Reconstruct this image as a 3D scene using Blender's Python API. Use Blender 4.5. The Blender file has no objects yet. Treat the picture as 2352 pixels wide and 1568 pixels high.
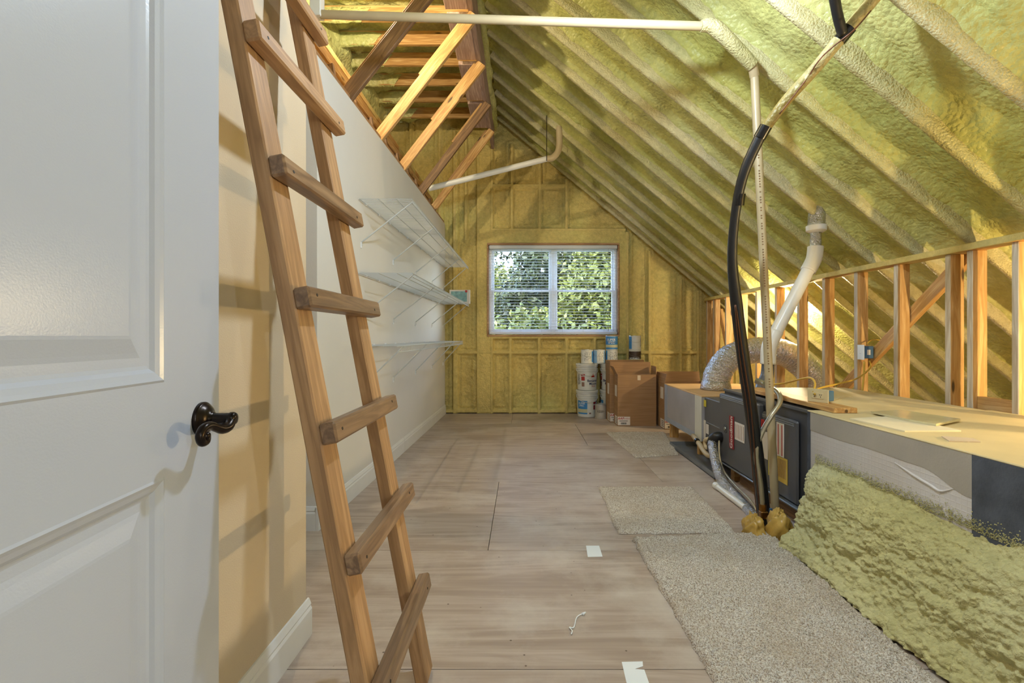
import bpy, bmesh, math, random
import numpy as np
from mathutils import Vector, Matrix

# ------------------------------------------------------------------ camera, world, lights
SC = bpy.context.scene
COL = SC.collection
CX, CY, F, H = 1200.0, 772.0, 1095.0, 1.117      # principal point, focal length in px, eye height
cam = bpy.data.cameras.new('camera')
cam.sensor_width = 36.0
cam.lens = F / 2352 * 36
cam.shift_x = (1176 - CX) / 2352
cam.shift_y = (CY - 784) / 2352
cam.clip_start = 0.02
camo = bpy.data.objects.new('camera', cam)
COL.objects.link(camo)
camo.location = (0, 0, H)
camo.rotation_euler = (math.pi / 2, 0, 0)
SC.camera = camo

SC.view_settings.view_transform = 'Standard'
SC.view_settings.look = 'None'
SC.view_settings.gamma = 1
SC.view_settings.use_curve_mapping = False
SC.view_settings.exposure = 0.08
SC.cycles.use_denoising = True
SC.cycles.max_bounces = 6
SC.cycles.diffuse_bounces = 3
SC.cycles.glossy_bounces = 3
SC.cycles.use_adaptive_sampling = True
SC.cycles.adaptive_threshold = 0.05
SC.cycles.sample_clamp_indirect = 4

world = bpy.data.worlds.new('sky')
SC.world = world
world.use_nodes = True
wn = world.node_tree
bg = wn.nodes['Background']
sky = wn.nodes.new('ShaderNodeTexSky')
sky.sky_type = 'NISHITA'
sky.sun_disc = False
sky.sun_elevation = math.radians(48)
sky.sun_rotation = math.radians(200)
wn.links.new(sky.outputs[0], bg.inputs[0])
bg.inputs[1].default_value = 2.8


def lamp(name, kind, loc, power, color=(1, 1, 1), size=0.03, rot=None, sizey=None):
    l = bpy.data.lights.new(name, kind)
    l.energy = power
    l.color = color
    if kind == 'POINT':
        l.shadow_soft_size = size
    elif kind == 'AREA':
        l.size = size
        if sizey:
            l.shape = 'RECTANGLE'
            l.size_y = sizey
    elif kind == 'SUN':
        l.angle = 0.01
    o = bpy.data.objects.new(name, l)
    COL.objects.link(o)
    o.location = loc
    if rot:
        o.rotation_euler = rot
    return o


WARM = (1.0, 0.80, 0.50)
lamp('sun', 'SUN', (0, 0, 20), 9, (1, 0.93, 0.78), rot=(math.radians(52), 0, math.radians(-20)))
# added area fill, ambient light from behind the camera
lamp('hall_ceiling_light', 'AREA', (0.9, -1.7, 2.35), 10, (0.80, 0.90, 1.0), 1.6, (math.radians(52), 0, 0), 1.2)

BULBS = dict(
    entry=((2.10, -1.68, 1.66), 74, (0.72, 0.86, 1.0), 0.03),
    eave_far=((2.93, 5.14, 1.407), 62, WARM, 0.035),
    eave_near=((3.02, 1.50, 1.00), 105, (1.0, 0.74, 0.36), 0.035),
    ridge=((0.50, 1.95, 2.84), 110, (0.72, 0.86, 1.0), 0.05),  # added unseen fill lamp, brightens the far room
    loft=((-1.25, 3.45, 3.80), 95, (1.0, 0.84, 0.58), 0.035),
)
random.seed(7)
rng = np.random.default_rng(5)


# ------------------------------------------------------------------ projection helpers (photo px -> metres)
def P(x, y, Y):
    return Vector(((x - CX) / F * Y, Y, H - (y - CY) / F * Y))


def PX(x, y, X):
    Y = X * F / (x - CX)
    return Vector((X, Y, H - (y - CY) / F * Y))


def PZ(x, y, z):
    Y = (H - z) * F / (y - CY)
    return Vector(((x - CX) / F * Y, Y, z))


def L(r, g, b):
    def c(v):
        v /= 255.0
        return v / 12.92 if v <= 0.04045 else ((v + 0.055) / 1.055) ** 2.4
    return (c(r), c(g), c(b), 1)


# ------------------------------------------------------------------ numpy noise
def _hash(i, j, s):
    h = (i.astype(np.int64) * 374761393 + j.astype(np.int64) * 668265263 + s * 974634721) & 0xffffffff
    h = ((h ^ (h >> 13)) * 1274126177) & 0xffffffff
    return ((h ^ (h >> 16)) & 0xffff) / 65535.0


def vn(x, y, s=0):
    i = np.floor(x); j = np.floor(y)
    u = x - i; v = y - j
    u = u * u * (3 - 2 * u); v = v * v * (3 - 2 * v)
    a = _hash(i, j, s); b = _hash(i + 1, j, s); c = _hash(i, j + 1, s); d = _hash(i + 1, j + 1, s)
    return (a + (b - a) * u) * (1 - v) + (c + (d - c) * u) * v - 0.5


def fbm(x, y, o=3, s=0):
    t = 0; a = 1.0
    for k in range(o):
        t = t + a * vn(x * 2 ** k, y * 2 ** k, s + 17 * k); a *= 0.5
    return t


def worley(x, y, s=0):
    i = np.floor(x); j = np.floor(y); best = np.full(x.shape, 9.0)
    for di in (-1, 0, 1):
        for dj in (-1, 0, 1):
            a = i + di; b = j + dj
            px_ = a + _hash(a, b, s + 3); py_ = b + _hash(a, b, s + 11)
            best = np.minimum(best, (x - px_) ** 2 + (y - py_) ** 2)
    return np.sqrt(best)


def sstep(a, b, x):
    t = np.clip((x - a) / (b - a), 0, 1)
    return t * t * (3 - 2 * t)


# ------------------------------------------------------------------ object helpers
WORLD = {}
I4 = Matrix.Identity(4)


def put(o, parent=None, W=None, label=None, cat=None, group=None, kind=None):
    W = W if W is not None else I4
    COL.objects.link(o)
    if parent is not None:
        o.parent = parent
        o.matrix_parent_inverse = WORLD[parent].inverted()
    o.matrix_basis = W
    WORLD[o] = W.copy()
    if label: o['label'] = label
    if cat: o['category'] = cat
    if group: o['group'] = group
    if kind: o['kind'] = kind
    return o


def thing(name, label, cat, loc=(0, 0, 0), group=None, kind=None):
    o = bpy.data.objects.new(name, None)
    o.empty_display_size = 0.05
    return put(o, None, Matrix.Translation(loc), label, cat, group, kind)


def setting(name, loc=(0, 0, 0)):
    o = bpy.data.objects.new(name, None)
    o.empty_display_size = 0.05
    return put(o, None, Matrix.Translation(loc), kind='structure')


class MB:
    def __init__(s):
        s.v = []; s.f = []; s.mi = []; s.cur = 0

    def add(s, verts, faces):
        n = len(s.v)
        s.v.extend([tuple(v) for v in verts])
        for f in faces:
            s.f.append(tuple(i + n for i in f)); s.mi.append(s.cur)
        return s

    def box(s, a, b):
        (x0, y0, z0), (x1, y1, z1) = a, b
        return s.add([(x0, y0, z0), (x1, y0, z0), (x1, y1, z0), (x0, y1, z0), (x0, y0, z1), (x1, y0, z1), (x1, y1, z1), (x0, y1, z1)],
                     [(0, 3, 2, 1), (4, 5, 6, 7), (0, 1, 5, 4), (1, 2, 6, 5), (2, 3, 7, 6), (3, 0, 4, 7)])

    def cbox(s, a, b, c=0.004):
        a = [min(p, q) for p, q in zip(a, b)] if False else list(a); b = list(b)
        bm = bmesh.new()
        bmesh.ops.create_cube(bm, size=1)
        for v in bm.verts:
            v.co = Vector([a[i] + (v.co[i] + 0.5) * (b[i] - a[i]) for i in range(3)])
        bmesh.ops.bevel(bm, geom=bm.edges[:], offset=c, segments=1, affect='EDGES', profile=0.5)
        bm.verts.index_update()
        s.add([v.co for v in bm.verts], [[v.index for v in f.verts] for f in bm.faces])
        bm.free()
        return s

    def tube(s, pts, r, n=10, cap=True, smooth=0):
        pts = [Vector(p) for p in pts]
        rs = list(r) if hasattr(r, '__len__') else [r] * len(pts)
        if smooth:
            q = []; rq = []
            for i in range(len(pts) - 1):
                p0 = pts[max(i - 1, 0)]; p1 = pts[i]; p2 = pts[i + 1]; p3 = pts[min(i + 2, len(pts) - 1)]
                for k in range(smooth):
                    t = k / smooth
                    q.append(0.5 * ((2 * p1) + (p2 - p0) * t + (2 * p0 - 5 * p1 + 4 * p2 - p3) * t * t + (3 * p1 - p0 - 3 * p2 + p3) * t ** 3))
                    rq.append(rs[i] + (rs[i + 1] - rs[i]) * t)
            q.append(pts[-1]); rq.append(rs[-1]); pts, rs = q, rq
        N = len(pts)
        T = [(pts[min(i + 1, N - 1)] - pts[max(i - 1, 0)]).normalized() for i in range(N)]
        u = T[0].orthogonal().normalized()
        vs = []; fs = []
        for i in range(N):
            u = (u - T[i] * u.dot(T[i])).normalized()
            w = T[i].cross(u)
            for k in range(n):
                a = 2 * math.pi * k / n
                vs.append(pts[i] + (u * math.cos(a) + w * math.sin(a)) * rs[i])
        for i in range(N - 1):
            for k in range(n):
                fs.append((i * n + k, i * n + (k + 1) % n, (i + 1) * n + (k + 1) % n, (i + 1) * n + k))
        if cap:
            fs.append(tuple(range(n))[::-1]); fs.append(tuple((N - 1) * n + k for k in range(n)))
        return s.add(vs, fs)

    def lathe(s, prof, c=(0, 0, 0), n=32, W=None):
        vs = []; fs = []
        for (r, z) in prof:
            for k in range(n):
                a = 2 * math.pi * k / n
                v = Vector((r * math.cos(a), r * math.sin(a), z))
                v = (W @ v) if W is not None else v + Vector(c)
                vs.append(v)
        for i in range(len(prof) - 1):
            for k in range(n):
                fs.append((i * n + k, i * n + (k + 1) % n, (i + 1) * n + (k + 1) % n, (i + 1) * n + k))
        fs.append(tuple(range(n))[::-1]); fs.append(tuple((len(prof) - 1) * n + k for k in range(n)))
        return s.add(vs, fs)

    def quad(s, a, b, c, d):
        return s.add([a, b, c, d], [(0, 1, 2, 3)])

    def build(s, name, mats, parent=None, W=None, smooth=False, label=None, cat=None, group=None, kind=None, origin=None):
        me = bpy.data.meshes.new(name)
        v = s.v
        if origin is not None:
            o3 = Vector(origin)
            v = [(p[0] - o3.x, p[1] - o3.y, p[2] - o3.z) for p in v]
            W = Matrix.Translation(o3)
        me.from_pydata(v, [], s.f)
        ms = mats if isinstance(mats, (list, tuple)) else [mats]
        for m in ms: me.materials.append(M[m])
        if len(ms) > 1: me.polygons.foreach_set('material_index', s.mi)
        if smooth:
            me.polygons.foreach_set('use_smooth', [True] * len(me.polygons))
            if smooth != 'all':
                try: me.set_sharp_from_angle(angle=math.radians(smooth if smooth > 1 else 40))
                except Exception: pass
        me.update()
        return put(bpy.data.objects.new(name, me), parent, W, label, cat, group, kind)


def board(name, p0, p1, w, t, mat, parent=None, up=(0, 0, 1), c=0.003, **kw):
    """a sawn timber from p0 to p1; w is its size along 'up', t its size across; grain runs along local X"""
    p0, p1 = Vector(p0), Vector(p1)
    x = (p1 - p0); ln = x.length; x.normalize()
    y = Vector(up).cross(x).normalized(); z = x.cross(y)
    W = Matrix(((x.x, y.x, z.x, p0.x), (x.y, y.y, z.y, p0.y), (x.z, y.z, z.z, p0.z), (0, 0, 0, 1)))
    return MB().cbox((0, -t / 2, -w / 2), (ln, t / 2, w / 2), c).build(name, mat, parent, W, **kw)


def edge_paint(o, mat, world_n):
    W = WORLD[o].to_3x3(); me = o.data; me.materials.append(M[mat]); n0 = Vector(world_n)
    for p in me.polygons:
        if (W @ p.normal).dot(n0) > 0.6: p.material_index = 1


def grid(name, pts, mat, parent=None, mask=None, smooth='all', **kw):
    """pts: (n, m, 3) numpy array -> quad mesh"""
    n, m, _ = pts.shape
    idx = np.arange(n * m).reshape(n, m)
    q = np.stack([idx[:-1, :-1], idx[1:, :-1], idx[1:, 1:], idx[:-1, 1:]], -1).reshape(-1, 4)
    if mask is not None: q = q[mask.reshape(-1)]
    v = pts.reshape(-1, 3)
    used = np.unique(q); remap = -np.ones(len(v), int); remap[used] = np.arange(len(used))
    v = v[used]; q = remap[q]
    me = bpy.data.meshes.new(name)
    me.vertices.add(len(v)); me.vertices.foreach_set('co', v.astype(np.float32).ravel())
    me.loops.add(q.size); me.loops.foreach_set('vertex_index', q.astype(np.int32).ravel())
    me.polygons.add(len(q)); me.polygons.foreach_set('loop_start', np.arange(0, q.size, 4, dtype=np.int32))
    me.polygons.foreach_set('use_smooth', [True] * len(q))
    me.update(calc_edges=True); me.validate()
    me.materials.append(M[mat])
    return put(bpy.data.objects.new(name, me), parent, **kw)


def lumber_end(*a): pass


# ------------------------------------------------------------------ materials
M = {}


def newmat(name):
    m = bpy.data.materials.new(name); m.use_nodes = True
    M[name] = m
    nt = m.node_tree
    return m, nt, nt.nodes['Principled BSDF']


def N(nt, t, **kw):
    n = nt.nodes.new(t)
    for k, v in kw.items():
        if k in n.inputs.keys(): n.inputs[k].default_value = v
        else: setattr(n, k, v)
    return n


def coords(nt, scale=(1, 1, 1), rnd=True):
    tc = N(nt, 'ShaderNodeTexCoord'); mp = N(nt, 'ShaderNodeMapping')
    mp.inputs['Scale'].default_value = scale
    src = tc.outputs['Object']
    if rnd:
        oi = N(nt, 'ShaderNodeObjectInfo'); ad = N(nt, 'ShaderNodeVectorMath', operation='MULTIPLY_ADD')
        cx = N(nt, 'ShaderNodeCombineXYZ')
        for k in range(3): nt.links.new(oi.outputs['Random'], cx.inputs[k])
        nt.links.new(cx.outputs[0], ad.inputs[0]); ad.inputs[1].default_value = (13.0, 7.0, 11.0)
        nt.links.new(src, ad.inputs[2]); src = ad.outputs[0]
    nt.links.new(src, mp.inputs['Vector'])
    return mp.outputs[0]


def ramp(nt, fac, stops):
    r = N(nt, 'ShaderNodeValToRGB')
    e = r.color_ramp.elements
    while len(e) < len(stops): e.new(0.5)
    for el, (p, c) in zip(e, stops): el.position = p; el.color = c
    nt.links.new(fac, r.inputs[0])
    return r.outputs[0]


def bump(nt, bsdf, fac, strength, dist=0.01):
    b = N(nt, 'ShaderNodeBump', Strength=strength, Distance=dist)
    nt.links.new(fac, b.inputs['Height']); nt.links.new(b.outputs[0], bsdf.inputs['Normal'])
    return b


def mix(nt, fac, a, b, mode='MIX'):
    m = N(nt, 'ShaderNodeMix', data_type='RGBA', blend_type=mode)
    for i, s in ((0, fac), (6, a), (7, b)):
        if hasattr(s, 'default_value') or hasattr(s, 'is_linked'): nt.links.new(s, m.inputs[i])
        else: m.inputs[i].default_value = s
    return m.outputs[2]


def plain(name, c, rough=0.5, metal=0.0, var=0.0, vs=6, bs=0, bstr=0.0, spec=None, trans=0, alpha=None):
    m, nt, b = newmat(name)
    b.inputs['Roughness'].default_value = rough; b.inputs['Metallic'].default_value = metal
    if spec is not None: b.inputs['Specular IOR Level'].default_value = spec
    if trans: b.inputs['Transmission Weight'].default_value = trans
    if var:
        v = coords(nt)
        n = N(nt, 'ShaderNodeTexNoise', Scale=vs, Detail=5.0); nt.links.new(v, n.inputs['Vector'])
        d = tuple(x * (1 - var) for x in c[:3]) + (1,); l = tuple(min(1, x * (1 + var)) for x in c[:3]) + (1,)
        nt.links.new(ramp(nt, n.outputs[0], [(0.3, d), (0.7, l)]), b.inputs['Base Color'])
    else:
        b.inputs['Base Color'].default_value = c
    if bs:
        v = coords(nt)
        n = N(nt, 'ShaderNodeTexNoise', Scale=bs, Detail=3.0); nt.links.new(v, n.inputs['Vector'])
        bump(nt, b, n.outputs[0], bstr, 0.004)
    return m


def wood(name, dark, mid, light, rough=0.6, spray=None, knots=True, vary=0.25):
    m, nt, b = newmat(name)
    v = coords(nt, (1.2, 14, 14))
    n1 = N(nt, 'ShaderNodeTexNoise', Scale=2.2, Detail=4.0, Distortion=0.6); nt.links.new(v, n1.inputs['Vector'])
    v2 = coords(nt, (2.0, 90, 90))
    n2 = N(nt, 'ShaderNodeTexNoise', Scale=1.5, Detail=3.0); nt.links.new(v2, n2.inputs['Vector'])
    wv = N(nt, 'ShaderNodeMath', operation='MULTIPLY', ); nt.links.new(n1.outputs[0], wv.inputs[0]); wv.inputs[1].default_value = 6.0
    fr = N(nt, 'ShaderNodeMath', operation='PINGPONG'); nt.links.new(wv.outputs[0], fr.inputs[0]); fr.inputs[1].default_value = 1.0
    ad = N(nt, 'ShaderNodeMath', operation='MULTIPLY_ADD'); nt.links.new(n2.outputs[0], ad.inputs[0]); ad.inputs[1].default_value = 0.7
    nt.links.new(fr.outputs[0], ad.inputs[2])
    hl = N(nt, 'ShaderNodeMath', operation='MULTIPLY'); nt.links.new(ad.outputs[0], hl.inputs[0]); hl.inputs[1].default_value = 0.6
    col = ramp(nt, hl.outputs[0], [(0.1, light), (0.45, mid), (0.95, dark)])
    if knots:
        v3 = coords(nt, (1.6, 6.5, 6.5))
        vo = N(nt, 'ShaderNodeTexVoronoi', Scale=1.6); nt.links.new(v3, vo.inputs['Vector'])
        k = ramp(nt, vo.outputs['Distance'], [(0.07, (1, 1, 1, 1)), (0.13, (0, 0, 0, 1))])
        col = mix(nt, k, col, tuple(x * 0.22 for x in dark[:3]) + (1,))
    oi = N(nt, 'ShaderNodeObjectInfo')
    hs = N(nt, 'ShaderNodeHueSaturation'); nt.links.new(col, hs.inputs['Color'])
    mr = N(nt, 'ShaderNodeMapRange'); nt.links.new(oi.outputs['Random'], mr.inputs[0])
    mr.inputs[3].default_value = 1 - vary; mr.inputs[4].default_value = 1 + vary * 0.5
    nt.links.new(mr.outputs[0], hs.inputs['Value']); col = hs.outputs[0]
    if spray:
        tc = N(nt, 'ShaderNodeTexCoord')
        s = N(nt, 'ShaderNodeTexNoise', Scale=3.0, Detail=6.0); nt.links.new(coords(nt), s.inputs['Vector'])
        k = ramp(nt, s.outputs[0], [(spray[1], (0, 0, 0, 1)), (spray[1] + 0.12, (1, 1, 1, 1))])
        col = mix(nt, k, col, spray[0])
    nt.links.new(col, b.inputs['Base Color'])
    b.inputs['Roughness'].default_value = rough
    bump(nt, b, n2.outputs[0], 0.25, 0.002)
    return m


def foam(name, c1, c2, c3, lump=55, strength=0.7, rough=0.42, stretch=(1, 1, 1)):
    m, nt, b = newmat(name)
    v = coords(nt, (1, 1, 1), False)
    n = N(nt, 'ShaderNodeTexNoise', Scale=1.1, Detail=3.0); nt.links.new(v, n.inputs['Vector'])
    col = ramp(nt, n.outputs[0], [(0.3, c1), (0.5, c2), (0.68, c3)])
    n2 = N(nt, 'ShaderNodeTexNoise', Scale=26.0, Detail=2.0); nt.links.new(v, n2.inputs['Vector'])
    sp = N(nt, 'ShaderNodeMix', data_type='RGBA', blend_type='MULTIPLY'); sp.inputs[0].default_value = 1
    nt.links.new(col, sp.inputs[6]); nt.links.new(ramp(nt, n2.outputs[0], [(0.3, (0.8, 0.8, 0.78, 1)), (0.7, (1, 1, 1, 1))]), sp.inputs[7])
    nt.links.new(sp.outputs[2], b.inputs['Base Color'])
    b.inputs['Roughness'].default_value = rough
    b.inputs['Specular IOR Level'].default_value = 0.35
    vs = coords(nt, stretch, False)
    vo = N(nt, 'ShaderNodeTexNoise', Scale=lump, Detail=2.0, Roughness=0.55); nt.links.new(vs, vo.inputs['Vector'])
    wv = N(nt, 'ShaderNodeMix', data_type='RGBA'); wv.inputs[0].default_value = 0.010
    nt.links.new(vs, wv.inputs[6]); nt.links.new(vo.outputs['Color'], wv.inputs[7])
    ce_ = N(nt, 'ShaderNodeTexVoronoi', Scale=lump * 0.62, feature='F1')
    nt.links.new(wv.outputs[2], ce_.inputs['Vector'])
    sm = N(nt, 'ShaderNodeMath', operation='SUBTRACT'); nt.links.new(vo.outputs[0], sm.inputs[0]); nt.links.new(ce_.outputs['Distance'], sm.inputs[1])
    bump(nt, b, sm.outputs[0], strength, 0.014)
    return m


foam('foam', L(176, 176, 96), L(194, 192, 116), L(206, 204, 140), 62, 0.5, 0.34)
foam('foam_wall', L(210, 184, 108), L(216, 194, 118), L(210, 200, 124), 80, 0.5, 0.55)
foam('foam_green', L(192, 196, 122), L(206, 208, 138), L(216, 204, 134), 40, 0.7)
foam('foam_skirt', L(186, 178, 118), L(206, 200, 146), L(220, 216, 172), 95, 0.6, 0.7)
foam('foam_rafter', L(188, 180, 116), L(202, 192, 138), L(214, 204, 164), 130, 0.5, 0.30, (1, 1, 1))
foam('foam_stud', L(204, 180, 106), L(212, 190, 116), L(214, 196, 126), 120, 0.25, 0.6)
foam('foam_blob', L(150, 112, 40), L(186, 146, 66), L(208, 172, 92), 18, 0.5, 0.3)
wood('wood_fresh', L(166, 118, 64), L(202, 158, 96), L(220, 186, 130), 0.55)
wood('wood_ladder', L(146, 110, 74), L(178, 138, 96), L(194, 156, 114), 0.5, knots=False, vary=0.06)
wood('wood_rung', L(104, 80, 60), L(140, 110, 82), L(164, 134, 102), 0.38, knots=False, vary=0.12)
wood('wood_stud', L(180, 132, 72), L(208, 164, 102), L(224, 188, 132), 0.55, vary=0.15)
wood('stud_edge', L(176, 156, 128), L(200, 186, 162), L(216, 206, 188), 0.7, knots=False, vary=0.08)
wood('wood_sprayed', L(160, 108, 54), L(190, 146, 86), L(208, 174, 118), 0.6, spray=(L(196, 178, 112), 0.48))
wood('wood_pink', L(152, 124, 112), L(182, 154, 140), L(200, 176, 162), 0.7, knots=False)
wood('wood_brown', L(96, 68, 44), L(132, 98, 64), L(156, 120, 82), 0.6, knots=False)
wood('wood_frame', L(136, 98, 62), L(168, 128, 88), L(186, 150, 108), 0.6, knots=False, vary=0.1)

# painted drywall
for nm, c, bs in (('paint_beige', L(208, 190, 162), 260), ('paint_cream', L(222, 219, 213), 260)):
    m, nt, b = newmat(nm)
    v = coords(nt, (1, 1, 1), False)
    n = N(nt, 'ShaderNodeTexNoise', Scale=1.3, Detail=4.0); nt.links.new(v, n.inputs['Vector'])
    nt.links.new(ramp(nt, n.outputs[0], [(0.3, tuple(x * 0.93 for x in c[:3]) + (1,)), (0.7, c)]), b.inputs['Base Color'])
    n2 = N(nt, 'ShaderNodeTexNoise', Scale=bs, Detail=2.0); nt.links.new(v, n2.inputs['Vector'])
    b.inputs['Roughness'].default_value = 0.75
    bump(nt, b, n2.outputs[0], 0.35, 0.003)

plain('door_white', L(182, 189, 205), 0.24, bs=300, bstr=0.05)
plain('trim_white', L(226, 225, 222), 0.35, var=0.03)
plain('vinyl_white', L(236, 238, 240), 0.35)
plain('bronze', L(38, 30, 26), 0.28, 0.75, var=0.3, vs=30)
plain('wire_white', L(190, 194, 194), 0.35)
plain('blind_white', L(240, 241, 242), 0.45)
plain('cord', L(190, 190, 188), 0.8)
plain('pvc_white', L(226, 224, 216), 0.3, var=0.04)
plain('pvc_cream', L(186, 167, 130), 0.4, var=0.1, vs=4)
plain('pvc_print', L(130, 100, 66), 0.5)
plain('pvc_grey', L(92, 94, 100), 0.35)
plain('black_rubber', L(24, 23, 24), 0.42, var=0.3, bs=40, bstr=0.2)
plain('black_tape', L(16, 16, 17), 0.25)
plain('copper', L(96, 62, 42), 0.4, 0.6)
plain('steel', L(170, 168, 160), 0.3, 1.0)
plain('gas_yellow', L(170, 160, 136), 0.35, 0.6)
plain('brass', L(150, 110, 60), 0.35, 1.0)
plain('blue_plastic', L(52, 92, 130), 0.45, var=0.1)
plain('beige_plastic', L(214, 196, 150), 0.4)
plain('dark_slot', L(40, 34, 28), 0.6)
plain('romex', L(196, 160, 62), 0.5)
plain('furnace_grey', L(86, 86, 88), 0.42, var=0.08, vs=3)
plain('furnace_dark', L(66, 67, 70), 0.5, var=0.12)
plain('mastic_dark', L(74, 80, 92), 0.6, var=0.3, vs=14, bs=90, bstr=0.4)
plain('label_white', L(214, 206, 196), 0.6)
plain('label_red', L(176, 44, 38), 0.5)
plain('badge_red', L(140, 34, 44), 0.35)
plain('label_yellow', L(206, 190, 58), 0.6, var=0.08)
plain('label_gold', L(190, 160, 62), 0.6, var=0.15)
plain('ink', L(34, 32, 34), 0.7)
plain('ink_navy', L(40, 48, 92), 0.6)
plain('ink_brown', L(150, 116, 100), 0.7)
plain('paper', L(226, 214, 182), 0.8, var=0.06)
plain('paper_white', L(236, 240, 242), 0.7)
plain('plastic_bag', L(206, 196, 156), 0.2, var=0.1)
plain('bucket_white', L(228, 226, 216), 0.42, var=0.04, vs=10)
plain('can_white', L(224, 222, 212), 0.5, var=0.05, vs=12)
plain('can_grey', L(176, 168, 156), 0.4, var=0.15, vs=12)
plain('can_blue', L(66, 140, 200), 0.45)
plain('can_paleblue', L(150, 186, 216), 0.45, var=0.1)
plain('can_cream', L(206, 200, 160), 0.5)
plain('can_brown', L(66, 50, 40), 0.4, var=0.2)
plain('metal_rim', L(180, 184, 190), 0.3, 0.9)
plain('bulb_socket', L(220, 216, 206), 0.4)
plain('galvanised', L(150, 156, 160), 0.38, 0.7, var=0.15, vs=8)
plain('pan_grey', L(126, 130, 134), 0.5, 0.4, var=0.2, vs=5)
plain('picture_blue', L(120, 160, 160), 0.4, var=0.35, vs=20)
plain('gap_dark', L(70, 54, 40), 0.9)
plain('bark', L(92, 74, 58), 0.9, var=0.3)
plain('grass', L(84, 98, 46), 0.9, var=0.3, vs=1)

# glass
m, nt, b = newmat('glass')
nt.nodes.remove(b)
out = nt.nodes['Material Output']
tr = N(nt, 'ShaderNodeBsdfTransparent'); gl = N(nt, 'ShaderNodeBsdfGlossy', Roughness=0.02)
mx = N(nt, 'ShaderNodeMixShader'); mx.inputs[0].default_value = 0.004
nt.links.new(tr.outputs[0], mx.inputs[1]); nt.links.new(gl.outputs[0], mx.inputs[2]); nt.links.new(mx.outputs[0], out.inputs[0])

# blind slats let some daylight through
m, nt, b = M['blind_white'], M['blind_white'].node_tree, M['blind_white'].node_tree.nodes['Principled BSDF']
tl = N(nt, 'ShaderNodeBsdfTranslucent'); tl.inputs[0].default_value = L(240, 241, 242)
mx = N(nt, 'ShaderNodeMixShader'); mx.inputs[0].default_value = 0.4
nt.links.new(b.outputs[0], mx.inputs[1]); nt.links.new(tl.outputs[0], mx.inputs[2]); nt.links.new(mx.outputs[0], nt.nodes['Material Output'].inputs[0])

# lit lamp glass
m, nt, b = newmat('bulb_lit')
b.inputs['Base Color'].default_value = (1, 1, 1, 1)
b.inputs['Emission Color'].default_value = (1, 0.9, 0.72, 1); b.inputs['Emission Strength'].default_value = 40

# plywood
m, nt, b = newmat('plywood')
v = coords(nt, (0.55, 4.2, 4.2))
n1 = N(nt, 'ShaderNodeTexNoise', Scale=1.5, Detail=5.0, Distortion=1.2); nt.links.new(v, n1.inputs['Vector'])
mu = N(nt, 'ShaderNodeMath', operation='MULTIPLY'); nt.links.new(n1.outputs[0], mu.inputs[0]); mu.inputs[1].default_value = 6.0
pp = N(nt, 'ShaderNodeMath', operation='PINGPONG'); nt.links.new(mu.outputs[0], pp.inputs[0]); pp.inputs[1].default_value = 1.0
c0 = ramp(nt, pp.outputs[0], [(0.0, L(160, 143, 130)), (0.55, L(173, 156, 143)), (1.0, L(186, 171, 159))])
v2 = coords(nt, (1.2, 60, 60))
n2 = N(nt, 'ShaderNodeTexNoise', Scale=1.6, Detail=4.0); nt.links.new(v2, n2.inputs['Vector'])
c1 = mix(nt, ramp(nt, n2.outputs[0], [(0.35, (0, 0, 0, 1)), (0.75, (0.32, 0.32, 0.32, 1))]), c0, L(134, 112, 94))
v3 = coords(nt, (1, 1, 1))
n3 = N(nt, 'ShaderNodeTexNoise', Scale=2.2, Detail=8.0, Roughness=0.65); nt.links.new(v3, n3.inputs['Vector'])
c2 = mix(nt, ramp(nt, n3.outputs[0], [(0.47, (0, 0, 0, 1)), (0.72, (0.7, 0.7, 0.7, 1))]), c1, L(208, 199, 189))
vo = N(nt, 'ShaderNodeTexVoronoi', Scale=12.0); nt.links.new(v3, vo.inputs['Vector'])
c3 = mix(nt, ramp(nt, vo.outputs['Distance'], [(0.035, (0.8, 0.8, 0.8, 1)), (0.06, (0, 0, 0, 1))]), c2, L(76, 58, 44))
nt.links.new(c3, b.inputs['Base Color']); b.inputs['Roughness'].default_value = 0.42
bump(nt, b, n2.outputs[0], 0.2, 0.002)

# carpet
m, nt, b = newmat('carpet')
v = coords(nt)
n1 = N(nt, 'ShaderNodeTexNoise', Scale=190.0, Detail=2.0); nt.links.new(v, n1.inputs['Vector'])
n2 = N(nt, 'ShaderNodeTexNoise', Scale=5.0, Detail=4.0); nt.links.new(v, n2.inputs['Vector'])
c0 = ramp(nt, n1.outputs[0], [(0.34, L(160, 142, 122)), (0.48, L(208, 196, 182)), (0.62, L(236, 230, 220))])
c1 = mix(nt, ramp(nt, n2.outputs[0], [(0.45, (0, 0, 0, 1)), (0.8, (0.5, 0.5, 0.5, 1))]), c0, L(190, 168, 140))
nt.links.new(c1, b.inputs['Base Color']); b.inputs['Roughness'].default_value = 0.95
bump(nt, b, n1.outputs[0], 1.0, 0.01)

# cardboard
m, nt, b = newmat('cardboard')
v = coords(nt, (1, 1, 40))
n1 = N(nt, 'ShaderNodeTexNoise', Scale=3.0, Detail=4.0); nt.links.new(v, n1.inputs['Vector'])
nt.links.new(ramp(nt, n1.outputs[0], [(0.3, L(140, 105, 70)), (0.7, L(160, 124, 87))]), b.inputs['Base Color'])
b.inputs['Roughness'].default_value = 0.8
plain('cardboard_pale', L(206, 186, 160), 0.8, var=0.05)

# crinkled foil
m, nt, b = newmat('foil')
v = coords(nt)
n1 = N(nt, 'ShaderNodeTexNoise', Scale=42.0, Detail=5.0, Distortion=1.5); nt.links.new(v, n1.inputs['Vector'])
b.inputs['Base Color'].default_value = L(206, 208, 212); b.inputs['Metallic'].default_value = 1.0; b.inputs['Roughness'].default_value = 0.17
bump(nt, b, n1.outputs[0], 0.9, 0.02)

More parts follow.
